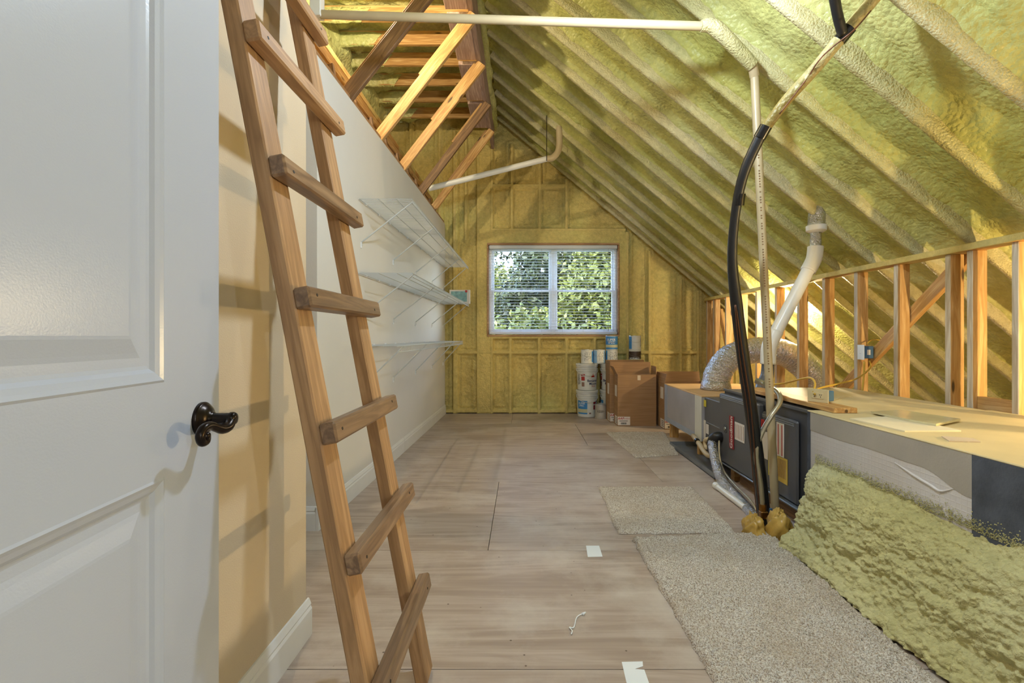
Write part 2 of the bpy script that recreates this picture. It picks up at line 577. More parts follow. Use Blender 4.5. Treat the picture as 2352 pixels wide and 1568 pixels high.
# duct facing: white scrim with a fine grid
m, nt, b = newmat('duct_white')
v = coords(nt, (1, 1, 1), False)
n1 = N(nt, 'ShaderNodeTexNoise', Scale=2.0, Detail=4.0); nt.links.new(v, n1.inputs['Vector'])
nt.links.new(ramp(nt, n1.outputs[0], [(0.3, L(196, 190, 186)), (0.7, L(214, 210, 208))]), b.inputs['Base Color'])
wz = N(nt, 'ShaderNodeTexWave', Scale=14.0, wave_type='BANDS', bands_direction='Z'); nt.links.new(v, wz.inputs['Vector'])
wy = N(nt, 'ShaderNodeTexWave', Scale=14.0, wave_type='BANDS', bands_direction='Y'); nt.links.new(v, wy.inputs['Vector'])
mxx = N(nt, 'ShaderNodeMath', operation='MAXIMUM'); nt.links.new(wz.outputs[1], mxx.inputs[0]); nt.links.new(wy.outputs[1], mxx.inputs[1])
pw = N(nt, 'ShaderNodeMath', operation='POWER'); nt.links.new(mxx.outputs[0], pw.inputs[0]); pw.inputs[1].default_value = 12.0
bump(nt, b, pw.outputs[0], 0.3, 0.002); b.inputs['Roughness'].default_value = 0.4
plain('mastic_grey', L(168, 162, 152), 0.6, var=0.07, vs=5, bs=80, bstr=0.2)
plain('duct_top', L(214, 196, 150), 0.55, var=0.1, vs=3, bs=120, bstr=0.15)
plain('plenum_face', L(160, 156, 156), 0.5, var=0.1, vs=4, bs=30, bstr=0.2)
plain('mastic_blue', L(150, 158, 172), 0.5, var=0.1)
plain('mastic_cream', L(206, 204, 188), 0.5, var=0.06, bs=50, bstr=0.3)
plain('ply_top', L(206, 168, 116), 0.6, var=0.1, vs=4)

# leaves
for nm, c in (('leaf_a', L(66, 82, 27)), ('leaf_b', L(92, 102, 35)), ('leaf_c', L(46, 58, 22))):
    m, nt, b = newmat(nm)
    v = coords(nt)
    n = N(nt, 'ShaderNodeTexNoise', Scale=1.2, Detail=6.0); nt.links.new(v, n.inputs['Vector'])
    nt.links.new(ramp(nt, n.outputs[0], [(0.3, tuple(x * 0.5 for x in c[:3]) + (1,)), (0.65, c)]), b.inputs['Base Color'])
    b.inputs['Roughness'].default_value = 0.6

# ------------------------------------------------------------------ lettering -> mesh data
TEXTS = ['Benjamin', 'Moore', 'Paints', 'SUPER', 'SPEC', 'NOPAKO', 'AAF', 'Flanders', 'Goodman', 'ENERGYGUIDE', '1220']
TXT = {}
_tmp = []
for s in TEXTS:
    cu = bpy.data.curves.new('t', 'FONT'); cu.body = s; cu.size = 1.0; cu.align_x = 'CENTER'; cu.align_y = 'CENTER'; cu.resolution_u = 2
    if s in ('Benjamin', 'Moore', 'SUPER', 'SPEC', 'NOPAKO', 'AAF', 'Goodman', 'ENERGYGUIDE'): cu.offset = 0.018
    if s in ('AAF', 'Flanders'): cu.shear = 0.35
    o = bpy.data.objects.new('t', cu); COL.objects.link(o); _tmp.append((s, o))
dg = bpy.context.evaluated_depsgraph_get()
for s, o in _tmp:
    me = o.evaluated_get(dg).to_mesh()
    TXT[s] = ([v.co.copy() for v in me.vertices], [tuple(p.vertices) for p in me.polygons])
for s, o in _tmp: bpy.data.objects.remove(o)


def text(s, size, fn, name, mat, parent):
    """fn maps flat text coordinates (u right, v up, metres) onto the thing"""
    vs, fs = TXT[s]
    return MB().add([fn(v.x * size, v.y * size) for v in vs], fs).build(name, mat, parent)

# ================================================================== THE SETTING
YB = 6.90            # back wall face
YF = -2.4            # wall behind the camera
RX, RZ, PITCH = -0.38, 4.25, 0.833
ANG = math.atan(PITCH)
SD = Vector((math.cos(ANG), 0, -math.sin(ANG)))      # down the right slope
SN = Vector((-math.sin(ANG), 0, -math.cos(ANG)))     # into the room
WH = 2.74


def wallx(Y): return -1.185 + (Y - 2.75) * 0.0155    # face of the shelf wall


# ---- floor: plywood sheets laid in staggered rows
fl = setting('floor')
MB().box((-2.2, YF, -0.15), (4.9, YB + 0.3, -0.021)).build('subfloor', 'gap_dark', fl)
rows = [(YF, -0.82, 0.3), (-0.82, 0.40, -0.5), (0.40, 1.60, 0.9), (1.60, 2.49, -1.5), (2.49, 3.66, -0.18), (3.66, 4.88, 1.077), (4.88, 6.10, 0.67), (6.10, YB + 0.02, -0.14)]
for (y0, y1, sx) in rows:
    cuts = [-2.2] + [sx + 2.44 * k for k in range(-2, 4) if -2.1 < sx + 2.44 * k < 4.8] + [4.9]
    for a, b in zip(cuts[:-1], cuts[1:]):
        o = Vector((a, y0, 0))
        MB().cbox((0.0015, 0.0015, -0.02), (b - a - 0.0015, y1 - y0 - 0.0015, 0), 0.0012).build('plywood_sheet', 'plywood', fl, Matrix.Translation(o))

# ---- back wall: foam between framing
WX0, WX1, WZ0, WZ1 = -0.492, 1.382, 1.142, 2.436     # rough opening of the window
wb = setting('wall_back', (0, YB, 0))
xs = np.unique(np.concatenate([np.arange(-2.15, 2.75, 0.017), np.arange(2.75, 4.75, 0.05), [WX0, WX1]]))
zs = np.unique(np.concatenate([np.arange(0, 4.42, 0.017), [WZ0, WZ1]]))
VST = [(-1.62, 2.2, 4.2), (-1.2, 0, 4.2), (-0.985, 0, 4.1), (-0.82, 2.5, 4.0), (-0.642, 0, 4.0), (-0.445, 2.66, 3.95), (-0.155, 2.66, 3.9), (0.247, 2.66, 3.7), (0.637, 2.66, 3.4),
       (-0.445, 0, 1.1), (-0.174, 0, 1.1), (0.239, 0, 1.1), (0.637, 0, 1.1), (1.045, 0, 1.1), (1.52, 0, 2.63), (1.84, 0, 2.36), (2.29, 0, 2.0), (2.54, 0, 1.78), (3.1, 0, 1.3), (3.5, 0, 1.0)]
HST = [(0.883, -1.2, 2.54), (3.30, -0.445, 0.637), (1.10, -0.46, 1.40), (2.66, -0.46, 1.50), (0.03, -1.2, 2.9)]
FLAT = [(-0.645, -0.44, 0, 3.9), (1.39, 1.52, 0.9, 2.6), (-0.5, 1.5, 2.43, 2.67), (-0.99, -0.93, 0, 4.0)]
X, Z = np.meshgrid(xs, zs, indexing='ij')
dist = np.full(X.shape, 9.0)
for (x, z0, z1) in VST:
    d = np.maximum(np.abs(X - x) - 0.019, np.maximum(z0 - Z, Z - z1)); dist = np.minimum(dist, d)
for (z, x0, x1) in HST:
    d = np.maximum(np.abs(Z - z) - 0.019, np.maximum(x0 - X, X - x1)); dist = np.minimum(dist, d)
for (x0, x1, z0, z1) in FLAT:
    d = np.maximum(np.maximum(x0 - X, X - x1), np.maximum(z0 - Z, Z - z1)); dist = np.minimum(dist, d + 0.004)
sink = 0.085 * sstep(0.0, 0.016, dist) - 0.026 * np.exp(-((dist - 0.05) / 0.022) ** 2)
lum = fbm(X * 9, Z * 9, 3, 3) * 0.022 + np.abs(fbm(X * 26, Z * 26, 2, 9)) * 0.022
Yg = YB + sink - lum * sstep(0.0, 0.03, dist) + 0.004 * fbm(X * 30, Z * 30, 2, 2)
xc, zc = 0.5 * (X[1:, 1:] + X[:-1, :-1]), 0.5 * (Z[1:, 1:] + Z[:-1, :-1])
mask = ~((xc > WX0) & (xc < WX1) & (zc > WZ0) & (zc < WZ1))
mask &= zc < np.where(xc > RX, RZ - PITCH * (xc - RX) + 0.25, 4.6)
grid('foam_infill', np.stack([X, Yg, Z], -1), 'foam_wall', wb, mask)
for (x, z0, z1) in VST:
    MB().cbox((x - 0.019, YB - 0.006, z0), (x + 0.019, YB + 0.07, z1), 0.006).build('stud', 'foam_stud', wb)
for (z, x0, x1) in HST:
    MB().cbox((x0, YB - 0.004, z - 0.019), (x1, YB + 0.07, z + 0.019), 0.006).build('blocking', 'foam_stud', wb)
# sheathing outside so that no daylight leaks past the foam
b = MB()
b.box((-2.4, YB + 0.13, -0.2), (WX0 - 0.03, YB + 0.17, 4.9)); b.box((WX1 + 0.03, YB + 0.13, -0.2), (5.0, YB + 0.17, 4.9))
b.box((WX0 - 0.03, YB + 0.13, -0.2), (WX1 + 0.03, YB + 0.17, WZ0 - 0.03)); b.box((WX0 - 0.03, YB + 0.13, WZ1 + 0.03), (WX1 + 0.03, YB + 0.17, 4.9))
b.build('sheathing', 'wood_brown', wb)
# rough framing round the window
for (a, c) in (((WX0 - 0.02, YB - 0.012, WZ0 - 0.03), (WX1 + 0.02, YB + 0.13, WZ0)), ((WX0 - 0.02, YB - 0.012, WZ1), (WX1 + 0.02, YB + 0.13, WZ1 + 0.03)),
               ((WX0 - 0.022, YB - 0.010, WZ0), (WX0, YB + 0.13, WZ1)), ((WX1, YB - 0.010, WZ0), (WX1 + 0.022, YB + 0.13, WZ1))):
    o = Vector(a)
    MB().cbox((0, 0, 0), tuple(Vector(c) - o), 0.004).build('rough_frame', 'wood_frame', wb, Matrix.Translation(o))

# ---- right roof slope: foam troughs between foam-dusted rafters
ce = setting('ceiling', (RX, 0, RZ))
RAF = [2.885 + 0.4064 * k for k in range(-12, 10)] + [6.83]
ss = np.concatenate([np.arange(-0.05, 4.6, 0.024), np.arange(4.6, 6.6, 0.05)])
ys = np.concatenate([np.arange(YF, 1.2, 0.08), np.arange(1.2, YB + 0.12, 0.021)])
S, Yy = np.meshgrid(ss, ys, indexing='ij')
dr = np.full(S.shape, 9.0)
for y in RAF: dr = np.minimum(dr, np.abs(Yy - y) - 0.024)
big = fbm(S * 1.3, Yy * 2.5, 2, 31)
depth = 0.10 - 0.045 * np.exp(-(np.maximum(dr, 0) / 0.03) ** 2) - 0.03 * np.clip(big, -0.4, 0.9)
depth -= 0.028 * fbm(S * 5, Yy * 7, 3, 41) + 0.014 * np.abs(fbm(S * 24, Yy * 24, 2, 47))
depth = np.maximum(depth, -0.03)
base = np.array(RZ) * 0
pt = np.empty(S.shape + (3,))
for k, (o, d, n) in enumerate(((RX, SD.x, SN.x), (0, 0, 0), (RZ, SD.z, SN.z))):
    pt[..., k] = o + S * d - depth * n if k != 1 else Yy
grid('foam_slope', pt, 'foam', ce)
# roof deck above the foam
q = []
for s_, y_ in ((-0.3, YF - 0.2), (6.8, YF - 0.2), (6.8, YB + 0.3), (-0.3, YB + 0.3)):
    q.append(Vector((RX, y_, RZ)) + SD * s_ - SN * 0.24)
MB().quad(*q).build('roof_deck', 'wood_brown', ce)
for i, y in enumerate(RAF):
    n_s = 210 if y > 1.0 else 40
    s = np.linspace(0.02, 6.45, n_s)
    prof = [(-0.032, -0.11), (-0.025, -0.035), (-0.021, -0.005), (-0.012, 0.003), (0.012, 0.003), (0.021, -0.005), (0.025, -0.035), (0.032, -0.11)]
    pp_ = np.empty((n_s, len(prof), 3))
    fat = 1 + 0.55 * np.maximum(0, fbm(s * 1.7, s * 0 + i * 3.3, 2, 51))
    for j, (w, h) in enumerate(prof):
        j1 = fbm(s * 14, s * 0 + j * 1.7 + i * 5, 2, 61) * 0.006
        j2 = fbm(s * 14, s * 0 + j * 1.7 + i * 5, 2, 71) * 0.006
        hh = h + j2 - 0.0 + (fat - 1) * 0.014 * (1 if h > -0.05 else 0)
        pp_[:, j, 0] = RX + s * SD.x + hh * SN.x
        pp_[:, j, 1] = y + w * fat + j1
        pp_[:, j, 2] = RZ + s * SD.z + hh * SN.z
    grid('rafter', pp_, 'foam_rafter', ce)

# ---- loft side: lumpy foam ceiling and eave above the shelf wall
yl = np.arange(1.0, YB + 0.05, 0.035)
t = np.arange(0, 3.75, 0.035)
T, Yy = np.meshgrid(t, yl, indexing='ij')
# profile: up the eave, then across to the ridge
zz = np.where(T < 1.75, 2.5 + T, 4.25 + 0.12 * sstep(1.75, 3.5, T))
xx = np.where(T < 1.75, -1.98 + 0.05 * T, -1.9 + (T - 1.75) * 0.80)
lm = 0.16 * fbm(T * 2.4, Yy * 2.2, 3, 81) + 0.05 * np.abs(fbm(T * 9, Yy * 9, 2, 85))
nx = np.where(T < 1.65, 1, sstep(1.95, 1.65, T)); nz = -np.where(T > 1.75, 1, sstep(1.45, 1.75, T))
pt = np.stack([xx + lm * nx, Yy, zz + lm * nz * 0.8], -1)
grid('foam_loft', pt, 'foam_green', ce)
MB().quad((-2.3, YF, 4.75), (-0.2, YF, 4.75), (-0.2, YB + 0.3, 4.75), (-2.3, YB + 0.3, 4.75)).build('loft_deck', 'wood_brown', ce)
# lumpy bead of foam along the ridge
yb = np.arange(1.2, YB, 0.03)
a = np.linspace(-0.4, 2.2, 9)
A, Yy = np.meshgrid(a, yb, indexing='ij')
r = 0.05 + 0.05 * fbm(Yy * 4, A * 2, 3, 91)
grid('ridge_foam', np.stack([RX - 0.03 + r * np.cos(A), Yy, RZ - 0.09 - r * np.sin(A)], -1), 'foam', ce)

# ---- outer shell that the camera does not see
MB().box((-2.3, YF - 0.1, -0.1), (-2.2, YB + 0.2, 4.8)).build('wall_loft', 'wood_brown', kind='structure')
MB().box((-2.3, YF - 0.1, -0.1), (5.0, YF, 4.8)).build('wall_front', 'paint_beige', kind='structure')

# ---- shelf wall, with its free end by the ladder
wl = setting('wall_left', (-1.2, 2.75, 0))
y0 = 2.75
b = MB(); x0, x1 = wallx(y0), wallx(YB)
b.add([(x0, y0, 0), (x1, YB, 0), (x1 - 0.115, YB, 0), (x0 - 0.115, y0, 0), (x0, y0, WH), (x1, YB, WH), (x1 - 0.115, YB, WH), (x0 - 0.115, y0, WH)],
      [(0, 1, 5, 4), (1, 2, 6, 5), (2, 3, 7, 6), (3, 0, 4, 7), (4, 5, 6, 7), (0, 3, 2, 1)])
b.build('drywall', 'paint_cream', wl)
b = MB()
b.box((x0 - 1.0, y0 + 0.0, 0), (x0 - 0.115, y0 + 0.1, WH)); b.build('end_return', 'paint_beige', wl)

BP = [(0, 0), (0.016, 0), (0.016, 0.098), (0.011, 0.108), (0.013, 0.115), (0.005, 0.135), (0, 0.137)]


def baseboard(name, p0, p1, nrm, mat='trim_white', parent=None, kind=None):
    p0, p1, nrm = Vector(p0), Vector(p1), Vector(nrm)
    vs = [p0 + nrm * a + Vector((0, 0, z)) for a, z in BP] + [p1 + nrm * a + Vector((0, 0, z)) for a, z in BP]
    n = len(BP)
    fs = [(i, i + 1, n + i + 1, n + i) for i in range(n - 1)] + [tuple(range(n))[::-1], tuple(range(n, 2 * n))]
    return MB().add(vs, fs).build(name, mat, parent, smooth=25, kind=kind)


bl = setting('baseboard_left', (x0, y0, 0))
for a, c in ((y0 - 0.016, 4.62), (4.624, YB - 0.01)):
    baseboard('board', (wallx(a), a, 0), (wallx(c), c, 0), (1, 0, 0), parent=bl)
baseboard('board', (x0 - 1.0, y0, 0), (x0 - 0.001, y0, 0), (0, -1, 0), parent=bl)

# ---- entry wall behind the open door
EX = -0.806
we = MB()
we.box((EX - 0.115, YF, 0), (EX, 1.775, WH)).box((-2.2, 1.66, 0), (EX - 0.115, 1.775, WH))
we.build('wall_entry', 'paint_beige', kind='structure', origin=(EX, 1.775, 0))
be = setting('baseboard_entry', (EX, 1.7, 0))
baseboard('board', (EX, 0.30, 0), (EX, 1.775 + 0.016, 0), (1, 0, 0), parent=be)
baseboard('board', (EX - 0.001, 1.775, 0), (EX - 0.9, 1.775, 0), (0, 1, 0), parent=be)
# hinge jamb of the doorway
MB().cbox((EX, 0.06, 0), (-0.585, 0.16, 2.1), 0.003).build('trim_1', 'trim_white', kind='structure')

# ---- knee wall
kw = setting('wall_right', (2.65, 4.0, 0))
KX = 2.65
KS = [5.79, 5.39, 4.972, 4.568, 4.18, 3.775, 3.368, 2.954, 2.807, 2.546, 2.14, 1.73, 1.32, 0.92, 0.5, 0.1, 6.2, 6.6, 6.84]
for y in KS:
    edge_paint(board('stud', (KX + 0.0445, y + 0.019, 0.04), (KX + 0.0445, y + 0.019, 1.625), 0.089, 0.038, 'wood_stud', kw, up=(1, 0, 0)), 'stud_edge', (-1, 0, 0))
edge_paint(board('top_plate', (KX + 0.03, YF, 1.645), (KX + 0.03, YB - 0.01, 1.645), 0.04, 0.11, 'wood_sprayed', kw), 'foam_stud', (-1, 0, 0))
board('bottom_plate', (KX + 0.0445, YF, 0.02), (KX + 0.0445, YB - 0.01, 0.02), 0.038, 0.089, 'wood_stud', kw)
pa, pb = PX(1925, 905, KX + 0.115), PX(2192, 622, KX + 0.115)
board('brace', pa + (pa - pb) * 0.12, pb + (pb - pa) * 0.12, 0.089, 0.038, 'wood_stud', kw)
pa, pb = PX(1655, 712, KX + 0.115), PX(1672, 800, KX + 0.115)
board('brace', pa, pb, 0.089, 0.038, 'wood_stud', kw)
board('blocking', (KX + 0.0445, 2.585, 0.72), (KX + 0.0445, 2.807, 0.72), 0.089, 0.038, 'wood_stud', kw)

# ---- ridge beam, its braces down to the shelf wall, joists over the loft
rf = thing('ridge_beam', 'long weathered ridge beam under the peak of the foamed roof', 'beam', (RX, 2.0, 3.8))
board('beam', (-0.43, 1.0, 4.02), (-0.43, YB - 0.01, 4.02), 0.40, 0.045, 'wood_pink', rf)
BR = [2.63, 3.30, 3.98, 4.70, 5.50, 6.22]
for a, c in zip(BR[:-1], BR[1:]):
    board('soffit_board', (-0.545, a + 0.04, 3.835), (-0.545, c - 0.04, 3.835), 0.038, 0.185, 'wood_pink', rf)
BRL = ['dark timber brace nearest the camera, crossing the cream pipe', 'sunny pale timber brace, second of the row, with a spliced-on short piece',
       'third timber brace from the camera between wall top and ridge', 'fourth timber brace from the camera between wall top and ridge',
       'farthest timber brace from wall top to ridge, by the foamed end wall']
for i, y in enumerate(BR[1:]):
    xb = wallx(y) - 0.06
    g = thing('roof_brace', BRL[i], 'brace', (xb, y, WH), group='braces between the shelf wall and the ridge')
    p0 = Vector((xb, y, WH + 0.005)); p1 = Vector((-0.40, y, 3.80))
    d = (p1 - p0).normalized(); n = Vector((-d.z, 0, d.x))
    board('main_board', p0, p1, 0.089, 0.038, ['wood_brown', 'wood_fresh', 'wood_fresh', 'wood_brown', 'wood_fresh'][i] if i else 'wood_brown', g, up=n)  # nearest brace takes darker wood, its backlit shade put into colour
    f0 = [0.02, 0.5, 0.45, 0.55, 0.35][i]
    q0 = p0 + (p1 - p0) * f0 + Vector((0, 0.038, 0)) + n * 0.035; q1 = p1 + Vector((0, 0.038, 0)) + n * 0.035
    board('sister_board', q0, q1 - d * 0.03, 0.089, 0.036, 'wood_fresh' if i else 'wood_frame', g, up=n)
JY = [4.10, 4.49, 4.86, 5.23, 5.64, 6.04, 6.48]
for i, y in enumerate(JY):
    g = board('collar_tie', (-1.95, y, 4.15), (-0.46, y, 4.15), 0.14, 0.038, 'wood_fresh', ce)
    # foam sprayed onto its eave end
    tt = np.linspace(0, 1, 12); aa = np.linspace(0, 2 * math.pi, 9)
    TT, AA = np.meshgrid(tt, aa, indexing='ij')
    rr = 1 + 0.25 * fbm(TT * 5 + i, AA * 1.0, 2, 95)
    taper = 1 - 0.15 * TT
    grid('foam_coat', np.stack([-1.96 + 0.50 * TT + 0.06 * np.sin(AA), y + 0.036 * rr * np.cos(AA) * taper, 4.145 + 0.088 * rr * np.sin(AA) * taper], -1), 'foam_green', g)
# open framing standing on the wall top
tr_ = thing('wall_top_framing', 'rough timber framing running along the top of the shelf wall', 'framing', (-1.35, 2.8, WH))
board('top_plate', (wallx(2.76) - 0.06, 2.76, WH + 0.020), (wallx(YB) - 0.06, YB - 0.02, WH + 0.020), 0.038, 0.10, 'wood_frame', tr_)
board('rail', (wallx(2.76) - 0.19, 2.76, 3.06), (wallx(YB) - 0.19, YB - 0.02, 3.06), 0.075, 0.038, 'wood_fresh', tr_)
board('rail', (wallx(2.76) - 0.27, 2.76, 3.24), (wallx(YB) - 0.27, YB - 0.02, 3.24), 0.05, 0.038, 'wood_sprayed', tr_)
for k in range(10):
    y = 2.95 + 0.41 * k
    board('post', (wallx(y) - 0.15, y, WH + 0.04), (wallx(y) - 0.19, y, 3.03), 0.038, 0.07, 'wood_brown', tr_, up=(0, 1, 0))
# loft floor behind, dark
MB().box((-2.18, 2.86, WH - 0.06), (-1.33, YB - 0.05, WH - 0.02)).build('loft_floor', 'wood_brown', ce)

# ---- the open door
DO = Vector((-0.637, 1.0, 0)); DD = Vector((-0.0961, 0.9954, 0))     # latch edge, direction hinge -> latch
DN = Vector((0.9954, 0.0961, 0))
# local door frame: x = distance back from latch edge, y = out of the face, z up
Wd = Matrix(((-DD.x, DN.x, 0, DO.x), (-DD.y, DN.y, 0, DO.y), (0, 0, 1, 0), (0, 0, 0, 1)))
dr_ = bpy.data.objects.new('door_1', None); put(dr_, None, Wd, kind='structure')


def doorp(x, y):
    """photo px on the door face -> (s, z)"""
    k = (x - CX) / F
    s = (DO.x - k * DO.y) / (DD.x - k * DD.y)
    Yd = DO.y - DD.y * s
    return s, H - (y - CY) / F * Yd


DW, DH = 0.76, 2.03
sA = doorp(377, 850)[0]; sB = DW - sA
zU = doorp(372, 878)[1]; zL = doorp(377, 1094)[1]
b = MB()
T_ = 0.035
# slab with two recessed panels
xs_ = [0, sA, sB, DW]; zs_ = [0.01, 0.24, zL, zU, DH - 0.13, DH]
for i in range(3):
    for j in range(5):
        if i == 1 and j in (1, 3): continue
        b.quad((xs_[i], 0, zs_[j]), (xs_[i + 1], 0, zs_[j]), (xs_[i + 1], 0, zs_[j + 1]), (xs_[i], 0, zs_[j + 1]))
b.quad((0, -T_, 0.01), (DW, -T_, 0.01), (DW, -T_, DH), (0, -T_, DH))
for (p, q_) in (((0, 0.01), (DW, 0.01)), ((DW, 0.01), (DW, DH)), ((DW, DH), (0, DH)), ((0, DH), (0, 0.01))):
    b.quad((p[0], 0, p[1]), (q_[0], 0, q_[1]), (q_[0], -T_, q_[1]), (p[0], -T_, p[1]))
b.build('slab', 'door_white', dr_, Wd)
PF = [(0, 0), (0.004, 0.002), (0.010, -0.001), (0.018, -0.004), (0.024, -0.009), (0.030, -0.0105), (0.044, -0.0105), (0.052, -0.009), (0.075, -0.0035), (0.080, -0.003)]
for (z0, z1) in ((0.24, zL), (zU, DH - 0.13)):
    b = MB(); vs = []; fs = []
    for (o_, d_) in PF:
        vs += [(sA + o_, d_, z0 + o_), (sB - o_, d_, z0 + o_), (sB - o_, d_, z1 - o_), (sA + o_, d_, z1 - o_)]
    for i in range(len(PF) - 1):
        for k in range(4):
            fs.append((i * 4 + k, i * 4 + (k + 1) % 4, i * 4 + 4 + (k + 1) % 4, i * 4 + 4 + k))
    n = (len(PF) - 1) * 4
    fs.append((n, n + 1, n + 2, n + 3))
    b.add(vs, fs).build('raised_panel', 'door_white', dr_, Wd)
# lever handle
sH, zH = doorp(463, 962)
hd = bpy.data.objects.new('handle', None); put(hd, dr_, Wd @ Matrix.Translation((sH, 0, zH)), label='dark bronze scrolled lever handle')
Wh = Wd @ Matrix.Translation((sH, 0, zH))
Wr = Wh @ Matrix.Rotation(-math.pi / 2, 4, 'X')
MB().lathe([(0.0335, 0), (0.0335, 0.005), (0.031, 0.008), (0.0285, 0.009), (0.0265, 0.013), (0.020, 0.017), (0.013, 0.020), (0.0125, 0.024)], n=40).build('rosette', 'bronze', hd, Wr, smooth='all')
MB().lathe([(0.0125, 0.02), (0.0115, 0.026), (0.0115, 0.052), (0.0130, 0.054), (0.0130, 0.060), (0.0105, 0.064), (0.004, 0.0655)], n=28).build('neck', 'bronze', hd, Wr, smooth='all')
pts = [(0, 0.056, 0.0), (0.016, 0.057, -0.012), (0.034, 0.056, -0.014), (0.052, 0.054, -0.008), (0.070, 0.052, -0.001), (0.086, 0.050, -0.003), (0.095, 0.049, -0.015), (0.090, 0.049, -0.027), (0.078, 0.050, -0.028), (0.073, 0.050, -0.020)]
MB().tube(pts, [0.010, 0.0105, 0.0095, 0.0082, 0.0078, 0.0080, 0.0080, 0.0076, 0.0066, 0.0056], 16, smooth=6).build('lever', 'bronze', hd, Wh, smooth='all')
MB().lathe([(0.0001, 0.045), (0.006, 0.046), (0.0085, 0.050), (0.006, 0.056), (0.0001, 0.058)], n=18, W=Matrix.Translation((0.079, 0, -0.018)) @ Matrix.Rotation(-math.pi / 2, 4, 'X')).build('scroll_eye', 'bronze', hd, Wh, smooth='all')
MB().box((-0.0015, -0.029, zH - 0.03), (0.0005, -0.006, zH + 0.03)).build('latch_plate', 'bronze', dr_, Wd)
for z in (0.25, 1.05, 1.82):
    MB().tube([(DW + 0.004, 0.004, z - 0.045), (DW + 0.004, 0.004, z + 0.045)], 0.006, 10).build('hinge', 'bronze', dr_, Wd)

# ---- window
win = setting('window_1', (0.445, YB + 0.1, WZ0))
FY0, FY1 = YB + 0.062, YB + 0.128


def wbox(name, x0, x1, z0, z1, ya, yb_, mat='vinyl_white', par=None):
    return MB().cbox((x0, ya, z0), (x1, yb_, z1), 0.004).build(name, mat, par or win)


ax0, ax1, az0, az1 = WX0 + 0.004, WX1 - 0.004, WZ0 + 0.004, WZ1 - 0.004
wbox('frame_side', ax0, ax0 + 0.04, az0, az1, FY0, FY1); wbox('frame_side', ax1 - 0.04, ax1, az0, az1, FY0, FY1)
wbox('frame_head', ax0 + 0.04, ax1 - 0.04, az1 - 0.04, az1, FY0, FY1); wbox('frame_sill', ax0 + 0.04, ax1 - 0.04, az0, az0 + 0.04, FY0, FY1)
xm = P(1270, 700, YB + 0.1).x; zm = P(1200, 668, YB + 0.1).z
wbox('mullion', xm - 0.028, xm + 0.028, az0 + 0.04, az1 - 0.04, FY0 - 0.004, FY1)
for (x0, x1) in ((ax0 + 0.04, xm - 0.028), (xm + 0.028, ax1 - 0.04)):
    for (z0, z1, ya) in ((az0 + 0.04, zm + 0.015, FY0 + 0.006), (zm - 0.015, az1 - 0.04, FY0 + 0.034)):
        sh = bpy.data.objects.new('sash', None); put(sh, win, Matrix.Translation((x0, ya, z0)))
        w = 0.034
        wbox('stile', x0, x0 + w, z0, z1, ya, ya + 0.026, par=sh); wbox('stile', x1 - w, x1, z0, z1, ya, ya + 0.026, par=sh)
        wbox('rail', x0 + w, x1 - w, z0, z0 + w, ya, ya + 0.026, par=sh); wbox('rail', x0 + w, x1 - w, z1 - w, z1, ya, ya + 0.026, par=sh)
        MB().box((x0 + w, ya + 0.011, z0 + w), (x1 - w, ya + 0.015, z1 - w)).build('pane', 'glass', sh)

# venetian blind inside the opening
bd = thing('window_blind', 'lowered white slatted blind with open slats inside the window', 'blind', (0.445, YB + 0.02, WZ0 + 0.005))
bx0, bx1 = WX0 + 0.012, WX1 - 0.012
MB().cbox((bx0, YB - 0.012, WZ1 - 0.055), (bx1, YB + 0.05, WZ1 - 0.004), 0.004).build('head_rail', 'blind_white', bd)
MB().cbox((bx0, YB - 0.008, WZ0 + 0.006), (bx1, YB + 0.048, WZ0 + 0.038), 0.004).build('bottom_rail', 'blind_white', bd)
sl = None; k = 0; z = WZ0 + 0.075
while z < WZ1 - 0.07:
    if sl is None:
        b = MB(); n = 5
        for sgn in (0, 1):
            for j in range(n):
                v = -0.024 + 0.048 * j / (n - 1); hh = 0.0028 * (1 - (v / 0.024) ** 2) - sgn * 0.0026
                b.v += [(bx0 + 0.004, v, hh), (bx1 - 0.004, v, hh)]
        for j in range(n - 1):
            b.f += [(2 * j, 2 * j + 1, 2 * j + 3, 2 * j + 2), (2 * n + 2 * j, 2 * n + 2 * j + 2, 2 * n + 2 * j + 3, 2 * n + 2 * j + 1)]
        b.f += [(0, 2 * n, 2 * n + 1, 1), (2 * n - 2, 2 * n - 1, 4 * n - 1, 4 * n - 2)]; b.mi = [0] * len(b.f)
        sl = b.build('slat', 'blind_white', bd, Matrix.Translation((0, YB + 0.02, z)) @ Matrix.Rotation(math.radians(4), 4, 'X'))
    else:
        o = bpy.data.objects.new('slat', sl.data)
        put(o, bd, Matrix.Translation((0, YB + 0.02, z)) @ Matrix.Rotation(math.radians(4), 4, 'X'))
    z += 0.0425; k += 1
for x in (1149, 1197, 1244.5, 1292, 1339.5, 1387):
    xx_ = P(x, 700, YB).x
    MB().tube([(xx_, YB - 0.007, WZ0 + 0.03), (xx_, YB - 0.007, WZ1 - 0.05)], 0.0014, 5).build('ladder_cord', 'cord', bd)
xx_ = P(1397, 700, YB).x
MB().tube([(xx_, YB - 0.016, WZ0 + 0.08), (xx_, YB - 0.016, WZ1 - 0.05)], 0.0016, 5).tube([(xx_, YB - 0.016, WZ0 + 0.05), (xx_, YB - 0.016, WZ0 + 0.10)], 0.006, 8).build('pull_cord', 'cord', bd)

# ---- outside
MB().quad((-60, 7.2, -3.2), (60, 7.2, -3.2), (60, 120, -3.2), (-60, 120, -3.2)).build('ground_outside', 'grass', kind='structure')


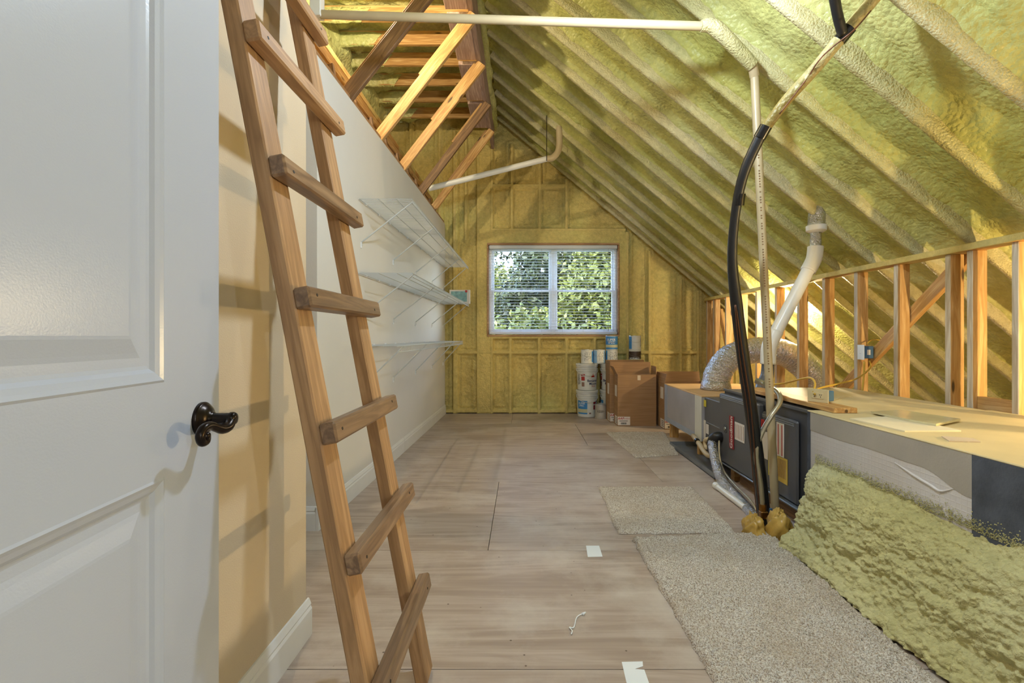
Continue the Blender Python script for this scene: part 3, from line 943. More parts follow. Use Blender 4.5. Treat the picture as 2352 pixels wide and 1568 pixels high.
def tree(x, y, ztop, r, seed, leaf, label, zlow=-1.5, n=20000):
    g = thing('tree', label, 'tree', (x, y, -3.2), group='trees outside the window')
    rr = np.random.default_rng(seed)
    MB().tube([(x, y, -3.2), (x + 0.2, y, 0), (x + 0.1, y, ztop - 1.0)], [0.22, 0.16, 0.05], 8).build('trunk', 'bark', g)
    # clumps of leaves
    nc = 80
    cz = rr.uniform(zlow, ztop - 0.5, nc); ang = rr.uniform(0, 2 * np.pi, nc)
    prof = np.sqrt(np.clip(1 - ((cz - (zlow + ztop) / 2) / ((ztop - zlow) / 2 + 0.3)) ** 2, 0.1, 1))
    rad = r * prof * np.sqrt(rr.uniform(0.15, 1, nc))
    c = np.stack([x + rad * np.cos(ang), y + rad * np.sin(ang), cz], -1)
    k = rr.integers(0, nc, n)
    d = rr.normal(size=(n, 3)); d /= np.linalg.norm(d, axis=1)[:, None]
    p = c[k] + d * rr.uniform(0.25, 0.75, n)[:, None]
    u = rr.normal(size=(n, 3)); u /= np.linalg.norm(u, axis=1)[:, None]
    w = np.cross(u, rr.normal(size=(n, 3))); w /= np.linalg.norm(w, axis=1)[:, None]
    sz = rr.uniform(0.06, 0.12, n)[:, None]
    v = np.stack([p - u * sz, p + w * sz * 0.5, p + u * sz, p - w * sz * 0.5], 1)
    grid_faces = np.arange(n * 4).reshape(n, 4)
    me = bpy.data.meshes.new('foliage')
    me.from_pydata(v.reshape(-1, 3).tolist(), [], grid_faces.tolist())
    me.materials.append(M[leaf])
    put(bpy.data.objects.new('foliage', me), g, kind='stuff')


tree(-2.6, 13.5, 3.0, 1.9, 1, 'leaf_a', 'low leafy tree at the left pane with sky above it')
tree(0.9, 15.5, 7.5, 2.0, 2, 'leaf_c', 'tall dark green tree behind the centre of the window')
tree(2.7, 13.0, 4.2, 1.5, 3, 'leaf_b', 'yellow green tree close behind the right panes')
tree(4.6, 16.0, 7.0, 2.2, 4, 'leaf_a', 'tall green tree at the right edge of the window view')
tree(-0.2, 19.0, 3.9, 2.2, 5, 'leaf_b', 'pale green tree further off behind the left panes')
tree(0.4, 11.6, 1.75, 1.6, 6, 'leaf_b', 'bright low shrub-like tree top at the bottom of the left panes', -3.0)
tree(3.2, 21.0, 8.0, 2.8, 7, 'leaf_a', 'distant broad tree between the two right-hand trees')
tree(-0.6, 26.0, 5.2, 3.0, 9, 'leaf_c', 'far dark tree deep behind the centre of the left panes')
tree(3.0, 28.0, 6.2, 3.4, 10, 'leaf_a', 'farthest tree filling the gap behind the mullion')
tree(-3.8, 20.0, 4.4, 2.4, 8, 'leaf_c', 'distant dark tree at the far left of the window view')

# ================================================================== LAMPS OF THE PLACE AND ADDED FILL LIGHTS
def bulb(key, label, cordz):
    (x, y, z), pw, col, r = BULBS[key]
    g = thing('light_bulb', label, 'light bulb', (x, y, z), group='bare bulbs of the attic')
    # glass shell open towards its lamp: the lamp sits just below the base
    MB().lathe([(0.012, 0.030), (0.014, 0.020), (0.028, -0.002), (0.030, -0.016), (0.022, -0.034), (0.006, -0.041)], c=(x, y, z + 0.05), n=20).build('glass', 'bulb_lit', g, smooth='all')
    MB().lathe([(0.016, 0.078), (0.022, 0.082), (0.022, 0.125), (0.006, 0.13)], c=(x, y, z), n=18).build('socket', 'bulb_socket', g, smooth=40)
    MB().tube([(x, y, z + 0.125), (x, y, cordz)], 0.004, 6).build('flex', 'romex', g)
    if key == 'ridge':
        MB().lathe([(0.172, -0.004), (0.170, 0.0), (0.12, 0.055), (0.05, 0.115), (0.026, 0.13), (0.024, 0.126), (0.048, 0.111), (0.118, 0.051), (0.168, -0.004)], c=(x, y, z), n=32).build('reflector', 'trim_white', g, smooth='all')  # added dome, keeps this fill lamp's light off the roof
    l = lamp('bulb_light', 'POINT', (x, y, z - max(r, 0.03) - 0.005), pw, col, r if r > 0.04 else 0.02)
    l.parent = g; l.matrix_parent_inverse = WORLD[g].inverted()


bulb('entry', 'bare bulb behind the photographer on the right', 1.95)
bulb('eave_far', 'bare glowing bulb behind the knee wall studs next to the white flue', 1.52)
bulb('eave_near', 'bare bulb in the eave behind the nearest studs', 1.33)
bulb('ridge', 'bulb under a white dome reflector hung just above the picture', 3.45)
bulb('loft', 'bare bulb hidden in the loft behind the timber braces', 4.05)
hl = thing('ceiling_light', 'wide ceiling light of the stair hall behind the camera', 'ceiling light', (0.9, -1.7, 2.4))
_c = Matrix.Translation((0.9, -1.7, 2.35)) @ Matrix.Rotation(math.radians(52), 4, 'X')
MB().cbox((-0.82, -0.62, 0.005), (0.82, 0.62, 0.05), 0.01).build('housing', 'trim_white', hl, _c)

# ================================================================== LADDER
ldr = thing('ladder', 'home-made wooden ladder leaning over the gap in the left wall', 'ladder', (-0.3, 1.3, 0))
SL = 0.190                       # lean, dx per dz


def lx(z): return -0.318 - SL * z     # X of the rail centre


NY0, NY1, FY0_, FY1_ = 1.10, 1.185, 1.515, 1.60
ud = Vector((-SL, 0, 1)).normalized()
for (ya, yb_) in ((NY0, NY1), (FY0_, FY1_)):
    ym = (ya + yb_) / 2
    zt = 2.62
    board('rail', (lx(0.012), ym, 0.006), (lx(zt), ym, zt), 0.040, yb_ - ya, 'wood_ladder', ldr, up=Vector((1, 0, SL)), c=0.004)
RZS = [2.425, 2.12, 1.816, 1.504, 1.199, 0.885, 0.583, 0.28]
nrm = Vector((1, 0, SL)).normalized()
for i, z in enumerate(RZS):
    c0 = Vector((lx(z), 0, z)) + nrm * 0.0395
    far = FY1_ + 0.035 + random.uniform(-0.01, 0.01)
    r = board('rung', c0 + Vector((0, NY0 - 0.004, 0)), c0 + Vector((0, far, 0)), 0.050, 0.039, 'wood_rung' if i > 2 else 'wood_ladder', ldr, up=ud, c=0.005)
    for yy in (NY0 + 0.035, FY1_ - 0.03):
        c = c0 + nrm * 0.0195 + Vector((0, yy, 0)) + ud * random.uniform(-0.008, 0.008)
        MB().tube([c - nrm * 0.002, c + nrm * 0.0008], 0.004, 8).build('screw', 'dark_slot', r)

# ================================================================== WIRE SHELVES
def shelf(z, X1, y0, y1, deep, label, brk, lipdown=0.03):
    g = thing('wire_shelf', label, 'shelf', (wallx(y0), y0, z), group='wire shelves on the long wall')
    b = MB()
    yy = y0 + 0.01
    while yy < y1 - 0.005:
        a = Vector((wallx(yy) + 0.012, yy, z)); c = Vector((X1(yy), yy, z))
        b.tube([a, c, c - Vector((0, 0, lipdown))], 0.0016, 4, cap=False); yy += 0.0254
    b.build('deck_wires', 'wire_white', g, kind='stuff')
    for f in (0.0, 0.36, 0.7, 1.0):
        p = [Vector((wallx(q) + 0.012 + (X1(q) - wallx(q) - 0.012) * f, q, z - 0.0035)) for q in (y0, y1)]
        MB().tube(p, 0.0032, 6).build('long_rod', 'wire_white', g)
    for dz in (lipdown,):
        MB().tube([Vector((X1(y0), y0, z - dz)), Vector((X1(y1), y1, z - dz))], 0.0036, 6).build('lip_rod', 'wire_white', g)
    for y in np.arange(y0 + 0.15, y1, 0.3):
        MB().cbox((wallx(y), y - 0.006, z - 0.012), (wallx(y) + 0.016, y + 0.006, z + 0.008), 0.002).build('wall_clip', 'vinyl_white', g)
    for y in brk:
        a = Vector((X1(y) - 0.004, y, z - 0.006)); c = Vector((wallx(y) + 0.008, y, z - 0.30))
        br = MB().tube([a + Vector((0, 0, 0.004)), a, c, c - Vector((0, 0, 0.03))], 0.0052, 8).build('support_brace', 'wire_white', g)
        MB().cbox((wallx(y), y - 0.008, z - 0.345), (wallx(y) + 0.008, y + 0.008, z - 0.30), 0.002).build('foot_clip', 'vinyl_white', br)
    return g


BK = [3.46, 4.27, 5.10, 5.95, 6.72]
shelf(2.100, lambda y: -0.79 + (y - 3.4) * 0.006, 3.40, 6.80, 0.39, 'topmost white wire shelf on the cream wall', BK)
shelf(1.570, lambda y: -0.785 + (y - 3.4) * 0.006, 3.40, 6.80, 0.39, 'middle white wire shelf on the cream wall, holding a picture box', BK)
shelf(1.050, lambda y: -0.86 + (y - 3.3) * 0.004, 3.28, 6.78, 0.3, 'lowest white wire shelf seen edge-on at eye level', BK, 0.045)
# picture box on the middle shelf
pbx = thing('picture_box', 'flat white box with a pale seaside picture at the far end of the shelf', 'box', (-0.87, 6.71, 1.574))
MB().cbox((-1.02, 6.66, 1.5735), (-0.735, 6.72, 1.765), 0.002).build('carton', 'label_white', pbx)
MB().box((-1.00, 6.658, 1.60), (-0.775, 6.6598, 1.745)).build('picture', 'picture_blue', pbx)
MB().box((-0.800, 6.656, 1.73), (-0.770, 6.6578, 1.76)).build('red_tag', 'label_red', pbx)

# ================================================================== PIPES OVERHEAD
pp1 = thing('cream_pipe', 'long cream plastic pipe rising by the furnace and crossing under the roof', 'pipe', PZ(1782, 1195, 0.0))
a0 = PZ(1782, 1195, 0.0); a1 = P(1733, 175, 2.82); a2 = P(1728, 150, 2.79); a3 = P(1645, 66, 2.70); a4 = P(1610, 60, 2.69); a5 = P(736, 33, 2.70)
MB().tube([a0, a1], 0.0235, 16).build('riser', 'pvc_cream', pp1, smooth=60)
MB().tube([a1, a2, a2 + (a3 - a2) * 0.12], 0.027, 16, smooth=4).build('elbow', 'pvc_cream', pp1, smooth=60)
MB().tube([a2, a3, a4], [0.036, 0.042, 0.030], 16, smooth=8).build('sloping_run', 'foam_rafter', pp1, smooth=60)
MB().tube([a4, a5], 0.0235, 16).build('cross_run', 'pvc_cream', pp1, smooth=60)
b = MB(); rr = random.Random(3)
dv = (a1 - a0)
for k in range(95):
    t0 = 0.30 + 0.0058 * k
    if rr.random() < 0.25: continue
    c = a0 + dv * t0 + Vector((-0.010, -0.0212, 0))
    b.box((c.x - 0.0045, c.y - 0.0016, c.z), (c.x + 0.0045, c.y, c.z + 0.0065))
b.build('printed_line', 'pvc_print', pp1, kind='stuff')
MB().cbox(tuple(a5 + Vector((-0.05, -0.03, -0.02))), tuple(a5 + Vector((0.012, 0.03, 0.26))), 0.004).build('end_post', 'pvc_white', pp1)

pp2 = thing('white_pipe', 'white plastic pipe hung on a black strap near the back wall', 'pipe', P(1150, 390, 5.72))
c0, c1, c2, c3 = P(985, 433, 5.72), P(1262, 363, 5.72), P(1284, 340, 5.72), P(1284, 292, 5.72)
MB().tube([c0, c1], 0.033, 16).build('run', 'pvc_white', pp2, smooth=60)
MB().tube([c1 - (c1 - c0).normalized() * 0.03, c1 + (c1 - c0).normalized() * 0.05, c2, c3], 0.038, 16, smooth=6).build('elbow', 'pvc_cream', pp2, smooth=60)
h0 = P(1256, 372, 5.72)
MB().cbox((h0.x - 0.008, 5.72 - 0.037, h0.z), (h0.x - 0.006 + 0.006, 5.72 - 0.035, P(1252, 268, 5.72).z), 0.0006).build('hanger_strap', 'black_tape', pp2)

# black insulated refrigerant hose
hs = thing('insulated_hose', 'thick black insulated line curving from the floor up to the foamed roof', 'hose', PZ(1757, 1200, 0))
way = [(1757, 1203, 2.86), (1745, 1090, 2.84), (1726, 950, 2.80), (1707, 820, 2.76), (1692, 700, 2.72), (1682, 600, 2.66), (1688, 500, 2.60), (1708, 400, 2.52), (1750, 305, 2.44), (1805, 232, 2.36), (1870, 160, 2.27), (1935, 82, 2.19), (2005, 0, 2.11), (2045, -50, 2.07)]
hp = [P(*w) for w in way]
MB().tube(hp[:9], [0.036, 0.036, 0.036, 0.034, 0.033, 0.026, 0.024, 0.026, 0.028], 16, smooth=6).build('lower_sleeve', 'black_rubber', hs, smooth='all')
foam('hose_sprayed', L(40, 36, 28), L(146, 128, 70), L(190, 176, 124), 60, 0.5)
MB().tube(hp[8:], [0.026, 0.027, 0.027, 0.028, 0.027, 0.027], 16, smooth=6).build('sprayed_sleeve', 'hose_sprayed', hs, smooth='all')
MB().tube([P(1936, 78, 2.17), P(1925, 40, 2.13), P(1912, -30, 2.06)], 0.021, 14, smooth=4).build('branch', 'black_rubber', hs, smooth='all')
for (px_, py_, yy) in ((1752, 303, 2.435), (1697, 458, 2.57), (1940, 78, 2.185)):
    p = P(px_, py_, yy)
    j = min(range(len(hp)), key=lambda q: (hp[q] - p).length); dvec = (hp[min(j + 1, 13)] - hp[max(j - 1, 0)]).normalized()
    MB().tube([p - dvec * 0.03, p + dvec * 0.03], 0.031, 14).build('tape_band', 'black_tape', hs, smooth=50)
wr = [P(2000, 25, 2.09), P(1960, 70, 2.10), P(1910, 110, 2.18), P(1880, 140, 2.22), P(1850, 185, 2.28), P(1790, 262, 2.34)]
MB().tube(wr, 0.0035, 6, smooth=5).build('loose_wire', 'copper', hs, smooth='all')
for k, off in enumerate(((-16, 0.0025), (-8, 0.004))):
    w_ = [P(x + off[0] * (1 if y > 700 else 0.3) + (8 if 780 < y < 1000 else 0), y, Yy_ - 0.045) for (x, y, Yy_) in way[0:5]]
    MB().tube(w_, off[1], 6, smooth=5).build('thermostat_wire', 'copper', hs, smooth='all')

# ================================================================== FURNACE, PLENUM AND DUCT
FX = 1.60
FZ = 0.69
fu = thing('furnace', 'dark grey horizontal gas furnace with red badge and stickers', 'furnace', (2.0, 3.2, 0))


def yx(x, X=FX): return X * F / (x - CX)


def zp(x, y, X=FX): return H - (y - CY) / (x - CX) * X


yA, yB_, yC, yD = yx(1655), yx(1742), yx(1826), yx(1850)       # far end, door gap, near door end, cabinet end
FB = 0.115
MB().cbox((FX + 0.035, yD, FB), (2.59, yA + 0.01, FZ), 0.006).build('cabinet', 'furnace_dark', fu)
for nm, (ya, yb_), xf, zt in (('door_panel', (yB_ - 0.02, yA), FX - 0.012, FZ - 0.03), ('door_panel', (yC, yB_ + 0.0), FX + 0.012, FZ - 0.075)):
    d_ = MB().cbox((xf, ya, FB + 0.004), (FX + 0.034, yb_ - (0 if xf < FX else 0.022), zt), 0.010).build(nm, 'furnace_grey', fu, smooth=30)
    for k in range(2):
        MB().cbox((xf - 0.003, ya + 0.03, zt - 0.024 - 0.012 * k), (xf + 0.001, yb_ - 0.03, zt - 0.017 - 0.012 * k), 0.001).build('top_rib', 'galvanised', d_)
MB().cbox((FX + 0.24, yD - 0.02, FZ + 0.001), (2.60, yA + 0.01, FZ + 0.012), 0.002).build('top_board', 'duct_top', fu)
MB().cbox((FX + 0.02, yD - 0.02, FB), (FX + 0.045, yD + 0.012, FZ + 0.004), 0.003).build('end_flange', 'furnace_dark', fu)
MB().cbox((FX + 0.022, yD, FZ - 0.012), (FX + 0.04, yA, FZ + 0.006), 0.002).build('top_flange', 'furnace_grey', fu)
MB().cbox((FX - 0.012, yD, FB - 0.010), (FX + 0.03, yA, FB + 0.002), 0.002).build('bottom_lip', 'galvanised', fu)
XL = FX - 0.0145                   # sticker plane of the far door
XM = FX + 0.0095


def sticker(name, x0, x1, y0, y1, X, mat, par, th=0.0015):
    ya, yb_ = yx(x1, X), yx(x0, X); xm_ = (x0 + x1) / 2
    return MB().box((X - th, ya, zp(xm_, y1, X)), (X + 0.0005, yb_, zp(xm_, y0, X))).build(name, mat, par)


def lines(par, name, x0, x1, y0, y1, X, n, mat, w=0.004, vertical=True):
    ya, yb_ = yx(x1, X), yx(x0, X); xm_ = (x0 + x1) / 2; z0, z1 = zp(xm_, y1, X), zp(xm_, y0, X)
    b = MB()
    for k in range(n):
        yy = ya + (yb_ - ya) * (k + 0.5) / n
        b.box((X - 0.003, yy - w / 2, z0 + 0.008), (X - 0.0012, yy + w / 2, z1 - 0.008))
    return b.build(name, mat, par)


bdg = sticker('badge', 1676, 1686, 955, 1030, XL, 'badge_red', fu, 0.004)
ybc = (yx(1676, XL) + yx(1686, XL)) / 2; zbc = (zp(1681, 955, XL) + zp(1681, 1030, XL)) / 2
text('Goodman', 0.062, lambda u, v: (XL - 0.0052, ybc + v * 0.95, zbc + u * 0.98), 'badge_letters', 'label_white', bdg)
s1 = sticker('sticker', 1688, 1710, 972, 1013, XL, 'label_white', fu); lines(s1, 'printed_lines', 1688, 1710, 974, 1011, XL, 6, 'ink_brown')
yk, zk = yx(1665.5, XL), zp(1665.5, 984, XL)
MB().lathe([(0.034, 0), (0.034, 0.003), (0.028, 0.004)], n=24, W=Matrix.Translation((XL + 0.002, yk, zk)) @ Matrix.Rotation(-math.pi / 2, 4, 'Y')).build('sight_port', 'furnace_dark', fu)
MB().lathe([(0.016, 0), (0.014, 0.006), (0.006, 0.008)], n=20, W=Matrix.Translation((XL, yk, zk)) @ Matrix.Rotation(-math.pi / 2, 4, 'Y')).build('sight_glass', 'steel', fu, smooth=40)
s2 = sticker('sticker', 1744, 1756, 962, 981, XM, 'label_red', fu); lines(s2, 'printed_lines', 1745, 1755, 963, 980, XM, 2, 'ink')
s3 = sticker('sticker', 1748, 1764, 990, 1052, XM, 'label_white', fu)
s4 = sticker('sticker', 1784, 1801, 971, 1049, XM, 'label_white', fu); lines(s4, 'red_bands', 1784, 1801, 972, 1048, XM, 2, 'label_red', 0.008)
s5 = sticker('sticker', 1765, 1774, 1037, 1092, XM, 'label_yellow', fu)
yk = (yx(1765, XM) + yx(1774, XM)) / 2; zk = (zp(1769, 1037, XM) + zp(1769, 1092, XM)) / 2
text('ENERGYGUIDE', 0.021, lambda u, v: (XM - 0.003, yk + v * 1.3, zk + u), 'sticker_letters', 'ink', s5)
s6 = sticker('sticker', 1785, 1809, 1050, 1108, XM, 'label_gold', fu); lines(s6, 'printed_lines', 1787, 1806, 1052, 1100, XM, 7, 'ink_brown', 0.003)

# timber base under the furnace
fb = thing('timber_base', 'brown timber base under the furnace', 'timber', (1.7, 3.2, 0))
board('front_plank', (FX + 0.07, yD - 0.15, 0.053), (FX + 0.07, 3.62, 0.053), 0.104, 0.038, 'wood_brown', fb)
board('cross_block', (FX + 0.03, 3.70, 0.052), (2.3, 3.70, 0.052), 0.102, 0.06, 'wood_fresh', fb)
board('cross_block', (FX + 0.10, 2.75, 0.052), (2.3, 2.75, 0.052), 0.102, 0.06, 'wood_brown', fb)

# coil cabinet
cc = thing('coil_cabinet', 'grey cooling coil cabinet between furnace and plenum', 'cabinet', (1.9, 4.05, 0.1))
yE = yx(1612)
CXF = FX + 0.02
MB().cbox((CXF + 0.004, yA + 0.012, 0.075), (2.35, yE, 0.575), 0.005).build('body', 'furnace_grey', cc)
MB().box((CXF, yA + 0.012, 0.357), (CXF + 0.006, yE, 0.363)).build('seam', 'galvanised', cc)
sticker('sticker', 1614, 1622, 918, 933, CXF, 'label_yellow', cc)
s_ = sticker('sticker', 1615, 1621, 964, 1006, CXF, 'label_white', cc); sticker('sticker', 1622, 1628, 974, 996, CXF, 'label_white', cc)

# plenum on its legs
pl = thing('plenum', 'taped sheet-metal plenum box with plywood top at the far end of the furnace', 'plenum', (1.9, 4.8, 0))
yP0, yP1 = yE + 0.004, yx(1527)
MB().cbox((FX, yP0, 0.178), (2.35, yP1, 0.572), 0.004).build('box', 'plenum_face', pl)
MB().cbox((FX - 0.001, yP0, 0.5725), (2.42, yP1 + 0.004, 0.585), 0.002).build('top_sheet', 'ply_top', pl)
MB().box((FX - 0.003, yP0, 0.176), (FX, yP0 + 0.16, 0.576)).build('mastic_band', 'mastic_cream', pl)
MB().box((FX - 0.003, yP1 - 0.09, 0.176), (FX, yP1 + 0.003, 0.58)).build('mastic_band', 'mastic_blue', pl)
MB().box((FX - 0.0035, yP0 + 0.16, 0.174), (FX, yP1 - 0.05, 0.225)).build('mastic_band', 'mastic_blue', pl)
for (x, y) in ((1.68, 5.28), (2.28, 5.28), (1.7, 4.5), (2.28, 4.5)):
    board('leg', (x, y, 0.0), (x, y, 0.178), 0.089, 0.04, 'wood_stud', pl, up=(1, 0, 0))

# near supply duct with foam skirt
sd = thing('supply_duct', 'big white-faced supply duct with grey mastic edge in the right foreground', 'duct', (2.1, 1.9, 0))
dY0, dY1, dT = 0.35, yx(1862), 0.695
MB().cbox((FX, dY0, 0.0), (2.60, yD - 0.022, dT), 0.005).build('box', 'duct_white', sd)
MB().cbox((FX - 0.004, dY0, dT), (2.63, yD - 0.022, dT + 0.008), 0.003).build('top_sheet', 'duct_top', sd)
yM = yx(2240)
ypts = np.linspace(yM, dY1, 60)
lower = dT - 0.10 + 0.012 * fbm(ypts * 6, ypts * 0, 2, 5) - 0.05 * sstep(yM + 0.22, yM + 0.02, ypts)
pt = np.stack([np.stack([np.full(60, FX - 0.0022), ypts, lower], -1), np.stack([np.full(60, FX - 0.0022), ypts, np.full(60, dT + 0.004)], -1)], 1)
grid('mastic_edge', pt, 'mastic_grey', sd)
for (ya, yb_) in ((dY1 - 0.0, yD - 0.022), (dY0, yM + 0.01)):
    MB().box((FX - 0.003, ya, 0.30), (FX - 0.0005, yb_, dT + 0.006)).build('dark_mastic', 'mastic_dark', sd)
cr = [PX(x, y, FX - 0.001) for (x, y) in ((2055, 1062), (2100, 1092), (2140, 1116), (2160, 1128), (2190, 1122))]
MB().tube(cr, [0.002, 0.006, 0.006, 0.005, 0.001], 8, smooth=6).build('facing_wrinkle', 'duct_white', sd, smooth='all')
# foam skirt
yv = np.concatenate([np.arange(0.55, 1.2, 0.03), np.arange(1.2, 2.615, 0.0055)])
uv = np.linspace(0, 1, 125)
U, Yv = np.meshgrid(uv, yv, indexing='ij')
bx_ = FX - 0.002 - 0.10 * sstep(0.0, 0.35, U) - 0.045 * sstep(0.35, 0.7, U) - 0.085 * sstep(0.72, 1.0, U)
bz_ = 0.425 * (1 - U) + 0.012
endf = sstep(2.615, 2.50, Yv)
bx_ = FX - (FX - bx_) * (0.45 + 0.55 * endf)
lum = 0.022 * fbm(U * 9, Yv * 6, 3, 101) + 0.017 * (0.75 - worley(U * 14 + 0.5 * fbm(U * 8, Yv * 14, 2, 9), Yv * 26, 103)) * (0.5 + sstep(0.25, 0.6, U)) + 0.009 * (0.7 - worley(U * 32, Yv * 58, 107))
lum += 0.016 * (np.abs(vn(U * 5.2 + 0.3 * vn(Yv * 3, U * 0, 5), U * 0 + 3, 111)))
edge = sstep(0.0, 0.12, U)
top_j = (0.03 * fbm(Yv * 8, Yv * 0, 3, 113)) * (1 - sstep(0, 0.3, U))
bx_ = bx_ - lum * (0.15 + 0.85 * edge)
bz_ = np.maximum(bz_ + top_j + lum * 0.4 * edge * (1 - sstep(0.85, 1, U)), 0.004)
grid('foam_skirt', np.stack([bx_, Yv, bz_], -1), 'foam_skirt', sd)
# overspray speckle where the foam feathers out over the duct face
b = MB(); rr = random.Random(11)
for k in range(2600):
    yy = rr.uniform(1.45, 2.60); dz = abs(rr.gauss(0, 0.022)); z_ = 0.43 + dz
    r_ = rr.uniform(0.0012, 0.0032)
    b.add([(FX - 0.004 - r_, yy, z_), (FX - 0.0028, yy - r_, z_), (FX - 0.0028, yy, z_ - r_), (FX - 0.0028, yy + r_, z_), (FX - 0.0028, yy, z_ + r_)], [(0, 1, 2), (0, 2, 3), (0, 3, 4), (0, 4, 1)])
b.build('overspray', 'foam_skirt', sd, kind='stuff')

# foil flexible duct
fd = thing('flexible_duct', 'silver foil flexible duct arching from the plenum through the studs', 'duct', (1.93, 4.8, 0.585))
pth = [Vector((1.93, 4.76, 0.585)), Vector((1.95, 4.76, 0.74)), Vector((2.08, 4.77, 0.90)), Vector((2.33, 4.78, 0.975)), Vector((2.62, 4.79, 0.95)), Vector((2.84, 4.79, 0.80)), Vector((2.98, 4.78, 0.60)), Vector((3.1, 4.78, 0.30))]
q = []
for i in range(len(pth) - 1):
    p0, p1, p2, p3 = pth[max(i - 1, 0)], pth[i], pth[i + 1], pth[min(i + 2, len(pth) - 1)]
    for k in range(24):
        t_ = k / 24
        q.append(0.5 * ((2 * p1) + (p2 - p0) * t_ + (2 * p0 - 5 * p1 + 4 * p2 - p3) * t_ * t_ + (3 * p1 - p0 - 3 * p2 + p3) * t_ ** 3))
rad = [0.128 + 0.004 * math.sin(i * 2.1) + rr.uniform(-0.003, 0.003) for i in range(len(q))]
b = MB().tube(q, rad, 40)
b.v = [(x + rr.uniform(-0.003, 0.003), y + rr.uniform(-0.003, 0.003), z + rr.uniform(-0.003, 0.003)) for x, y, z in b.v]
b.build('sleeve', 'foil', fd, smooth='all')
MB().lathe([(0.128, 0.0), (0.150, 0.004), (0.140, 0.05), (0.132, 0.09)], c=(1.93, 4.76, 0.586), n=32).build('collar', 'foil', fd, smooth='all')

# flue
fl_ = thing('flue_pipe', 'white plastic flue pipe slanting from the furnace up to the roof', 'pipe', P(1748, 893, 3.7))
FYY = 3.72
e0, e1, e2, e3, e4 = P(1748, 890, FYY), P(1762, 862, FYY), P(1764, 800, FYY), P(1868, 598, FYY), P(1873, 545, FYY)
MB().tube([Vector((e0.x - 0.01, FYY - 0.05, FZ)), Vector((e0.x, FYY - 0.03, FZ + 0.04)), e1, P(1764, 826, FYY)], [0.062, 0.052, 0.048, 0.044], 20, smooth=5).build('rubber_boot', 'pvc_grey', fl_, smooth='all')
MB().tube([P(1764, 836, FYY), P(1765, 806, FYY), P(1770, 786, FYY), P(1782, 760, FYY)], 0.056, 20, smooth=5).build('lower_elbow', 'pvc_white', fl_, smooth='all')
MB().tube([P(1770, 786, FYY), e3], 0.047, 20).build('slanting_run', 'pvc_white', fl_, smooth=60)
MB().tube([e3 + (e2 - e3) * 0.12, e3, P(1872, 580, FYY), P(1873, 566, FYY)], 0.056, 20, smooth=5).build('upper_elbow', 'pvc_white', fl_, smooth='all')
MB().tube([P(1873, 572, FYY), P(1874, 535, FYY)], 0.040, 20).build('stub', 'foil', fl_, smooth=60)
ee = P(1875, 535, FYY)
MB().lathe([(0.044, 0), (0.072, 0.018), (0.074, 0.055), (0.066, 0.06)], c=ee, n=28).build('reducer', 'pvc_white', fl_, smooth=40)
MB().tube([ee + Vector((0, 0, 0.055)), P(1880, 455, FYY), P(1881, 425, FYY)], 0.062, 24).build('roof_sleeve', 'foil', fl_, smooth=60)
bj = P(1790, 820, FYY)
MB().cbox((KX - 0.003, 4.966, 0.862), (KX + 0.092, 4.9715, 0.905), 0.001).build('pipe_strap', 'black_tape', kw)

# drain pan
dp = thing('drain_pan', 'shallow grey metal drain pan on the floor under the coil', 'pan', (1.9, 4.1, 0))
pa, pb = PZ(1535, 1011, 0), PZ(1690, 1140, 0)
x0, x1, y0, y1 = 1.50, 1.66, 3.72, 4.86
b = MB(); b.box((x0, y0, 0.0), (2.3, y1, 0.006)); b.build('bottom', 'pan_grey', dp)
MB().box((x0, y0, 0.0), (x0 + 0.004, y1, 0.045)).build('front_lip', 'pan_grey', dp)
MB().box((x0, y1 - 0.004, 0.0), (2.3, y1, 0.045)).build('end_lip', 'pan_grey', dp)
MB().box((x0, y0, 0.0), (x0 + 0.1, y0 + 0.004, 0.045)).build('end_lip', 'pan_grey', dp)

# condensate line
cl = thing('condensate_pipe', 'cream plastic condensate pipe with trap below the coil', 'pipe', (1.54, 4.1, 0.1))
XQ = 1.545
w1 = [PX(1592, 1000, XQ + 0.03), PX(1608, 1022, XQ), PX(1625, 1045, XQ - 0.01), PX(1645, 1046, XQ)]
MB().tube(w1, 0.021, 12, smooth=3).build('drain_run', 'pvc_cream', cl, smooth='all')
MB().tube([PX(1629, 1028, XQ), PX(1622, 1026, XQ), PX(1620, 1012, XQ), PX(1627, 1008, XQ), PX(1640, 1008, XQ + 0.07)], 0.018, 12, smooth=5).build('trap', 'pvc_cream', cl, smooth='all')
for (x, y) in ((1601, 1012), (1618, 1036)):
    c = PX(x, y, XQ); d_ = (w1[2] - w1[1]).normalized()
    MB().tube([c - d_ * 0.012, c + d_ * 0.012], 0.0235, 12).build('tape_ring', 'black_tape', cl, smooth=50)

# foil wrapped line along the floor
ft = thing('foil_line', 'foil wrapped refrigerant line with black elbow running along the floor', 'pipe', PZ(1735, 1195, 0))
k0 = [PX(1660, 1004, 1.60), PX(1645, 1003, 1.55), PX(1636, 1014, 1.53)]
k1 = [PX(1636, 1014, 1.53), PX(1640, 1040, 1.50), PX(1648, 1075, 1.475), PX(1662, 1108, 1.455), P(1700, 1150, 3.19), P(1740, 1192, 2.86)]
MB().tube(k0 + [PX(1637, 1035, 1.515)], 0.040, 16, smooth=5).build('black_elbow', 'black_rubber', ft, smooth='all')
MB().tube(k1, [0.038, 0.038, 0.038, 0.038, 0.037, 0.034], 16, smooth=7).build('foil_wrap', 'foil', ft, smooth='all')
MB().tube([PX(1652, 1012, 1.55), PX(1653, 1045, 1.52), PX(1662, 1080, 1.50), P(1690, 1115, 3.30), P(1725, 1150, 3.0), P(1741, 1180, 2.9)], 0.007, 8, smooth=6).build('small_line', 'gas_yellow', ft, smooth='all')

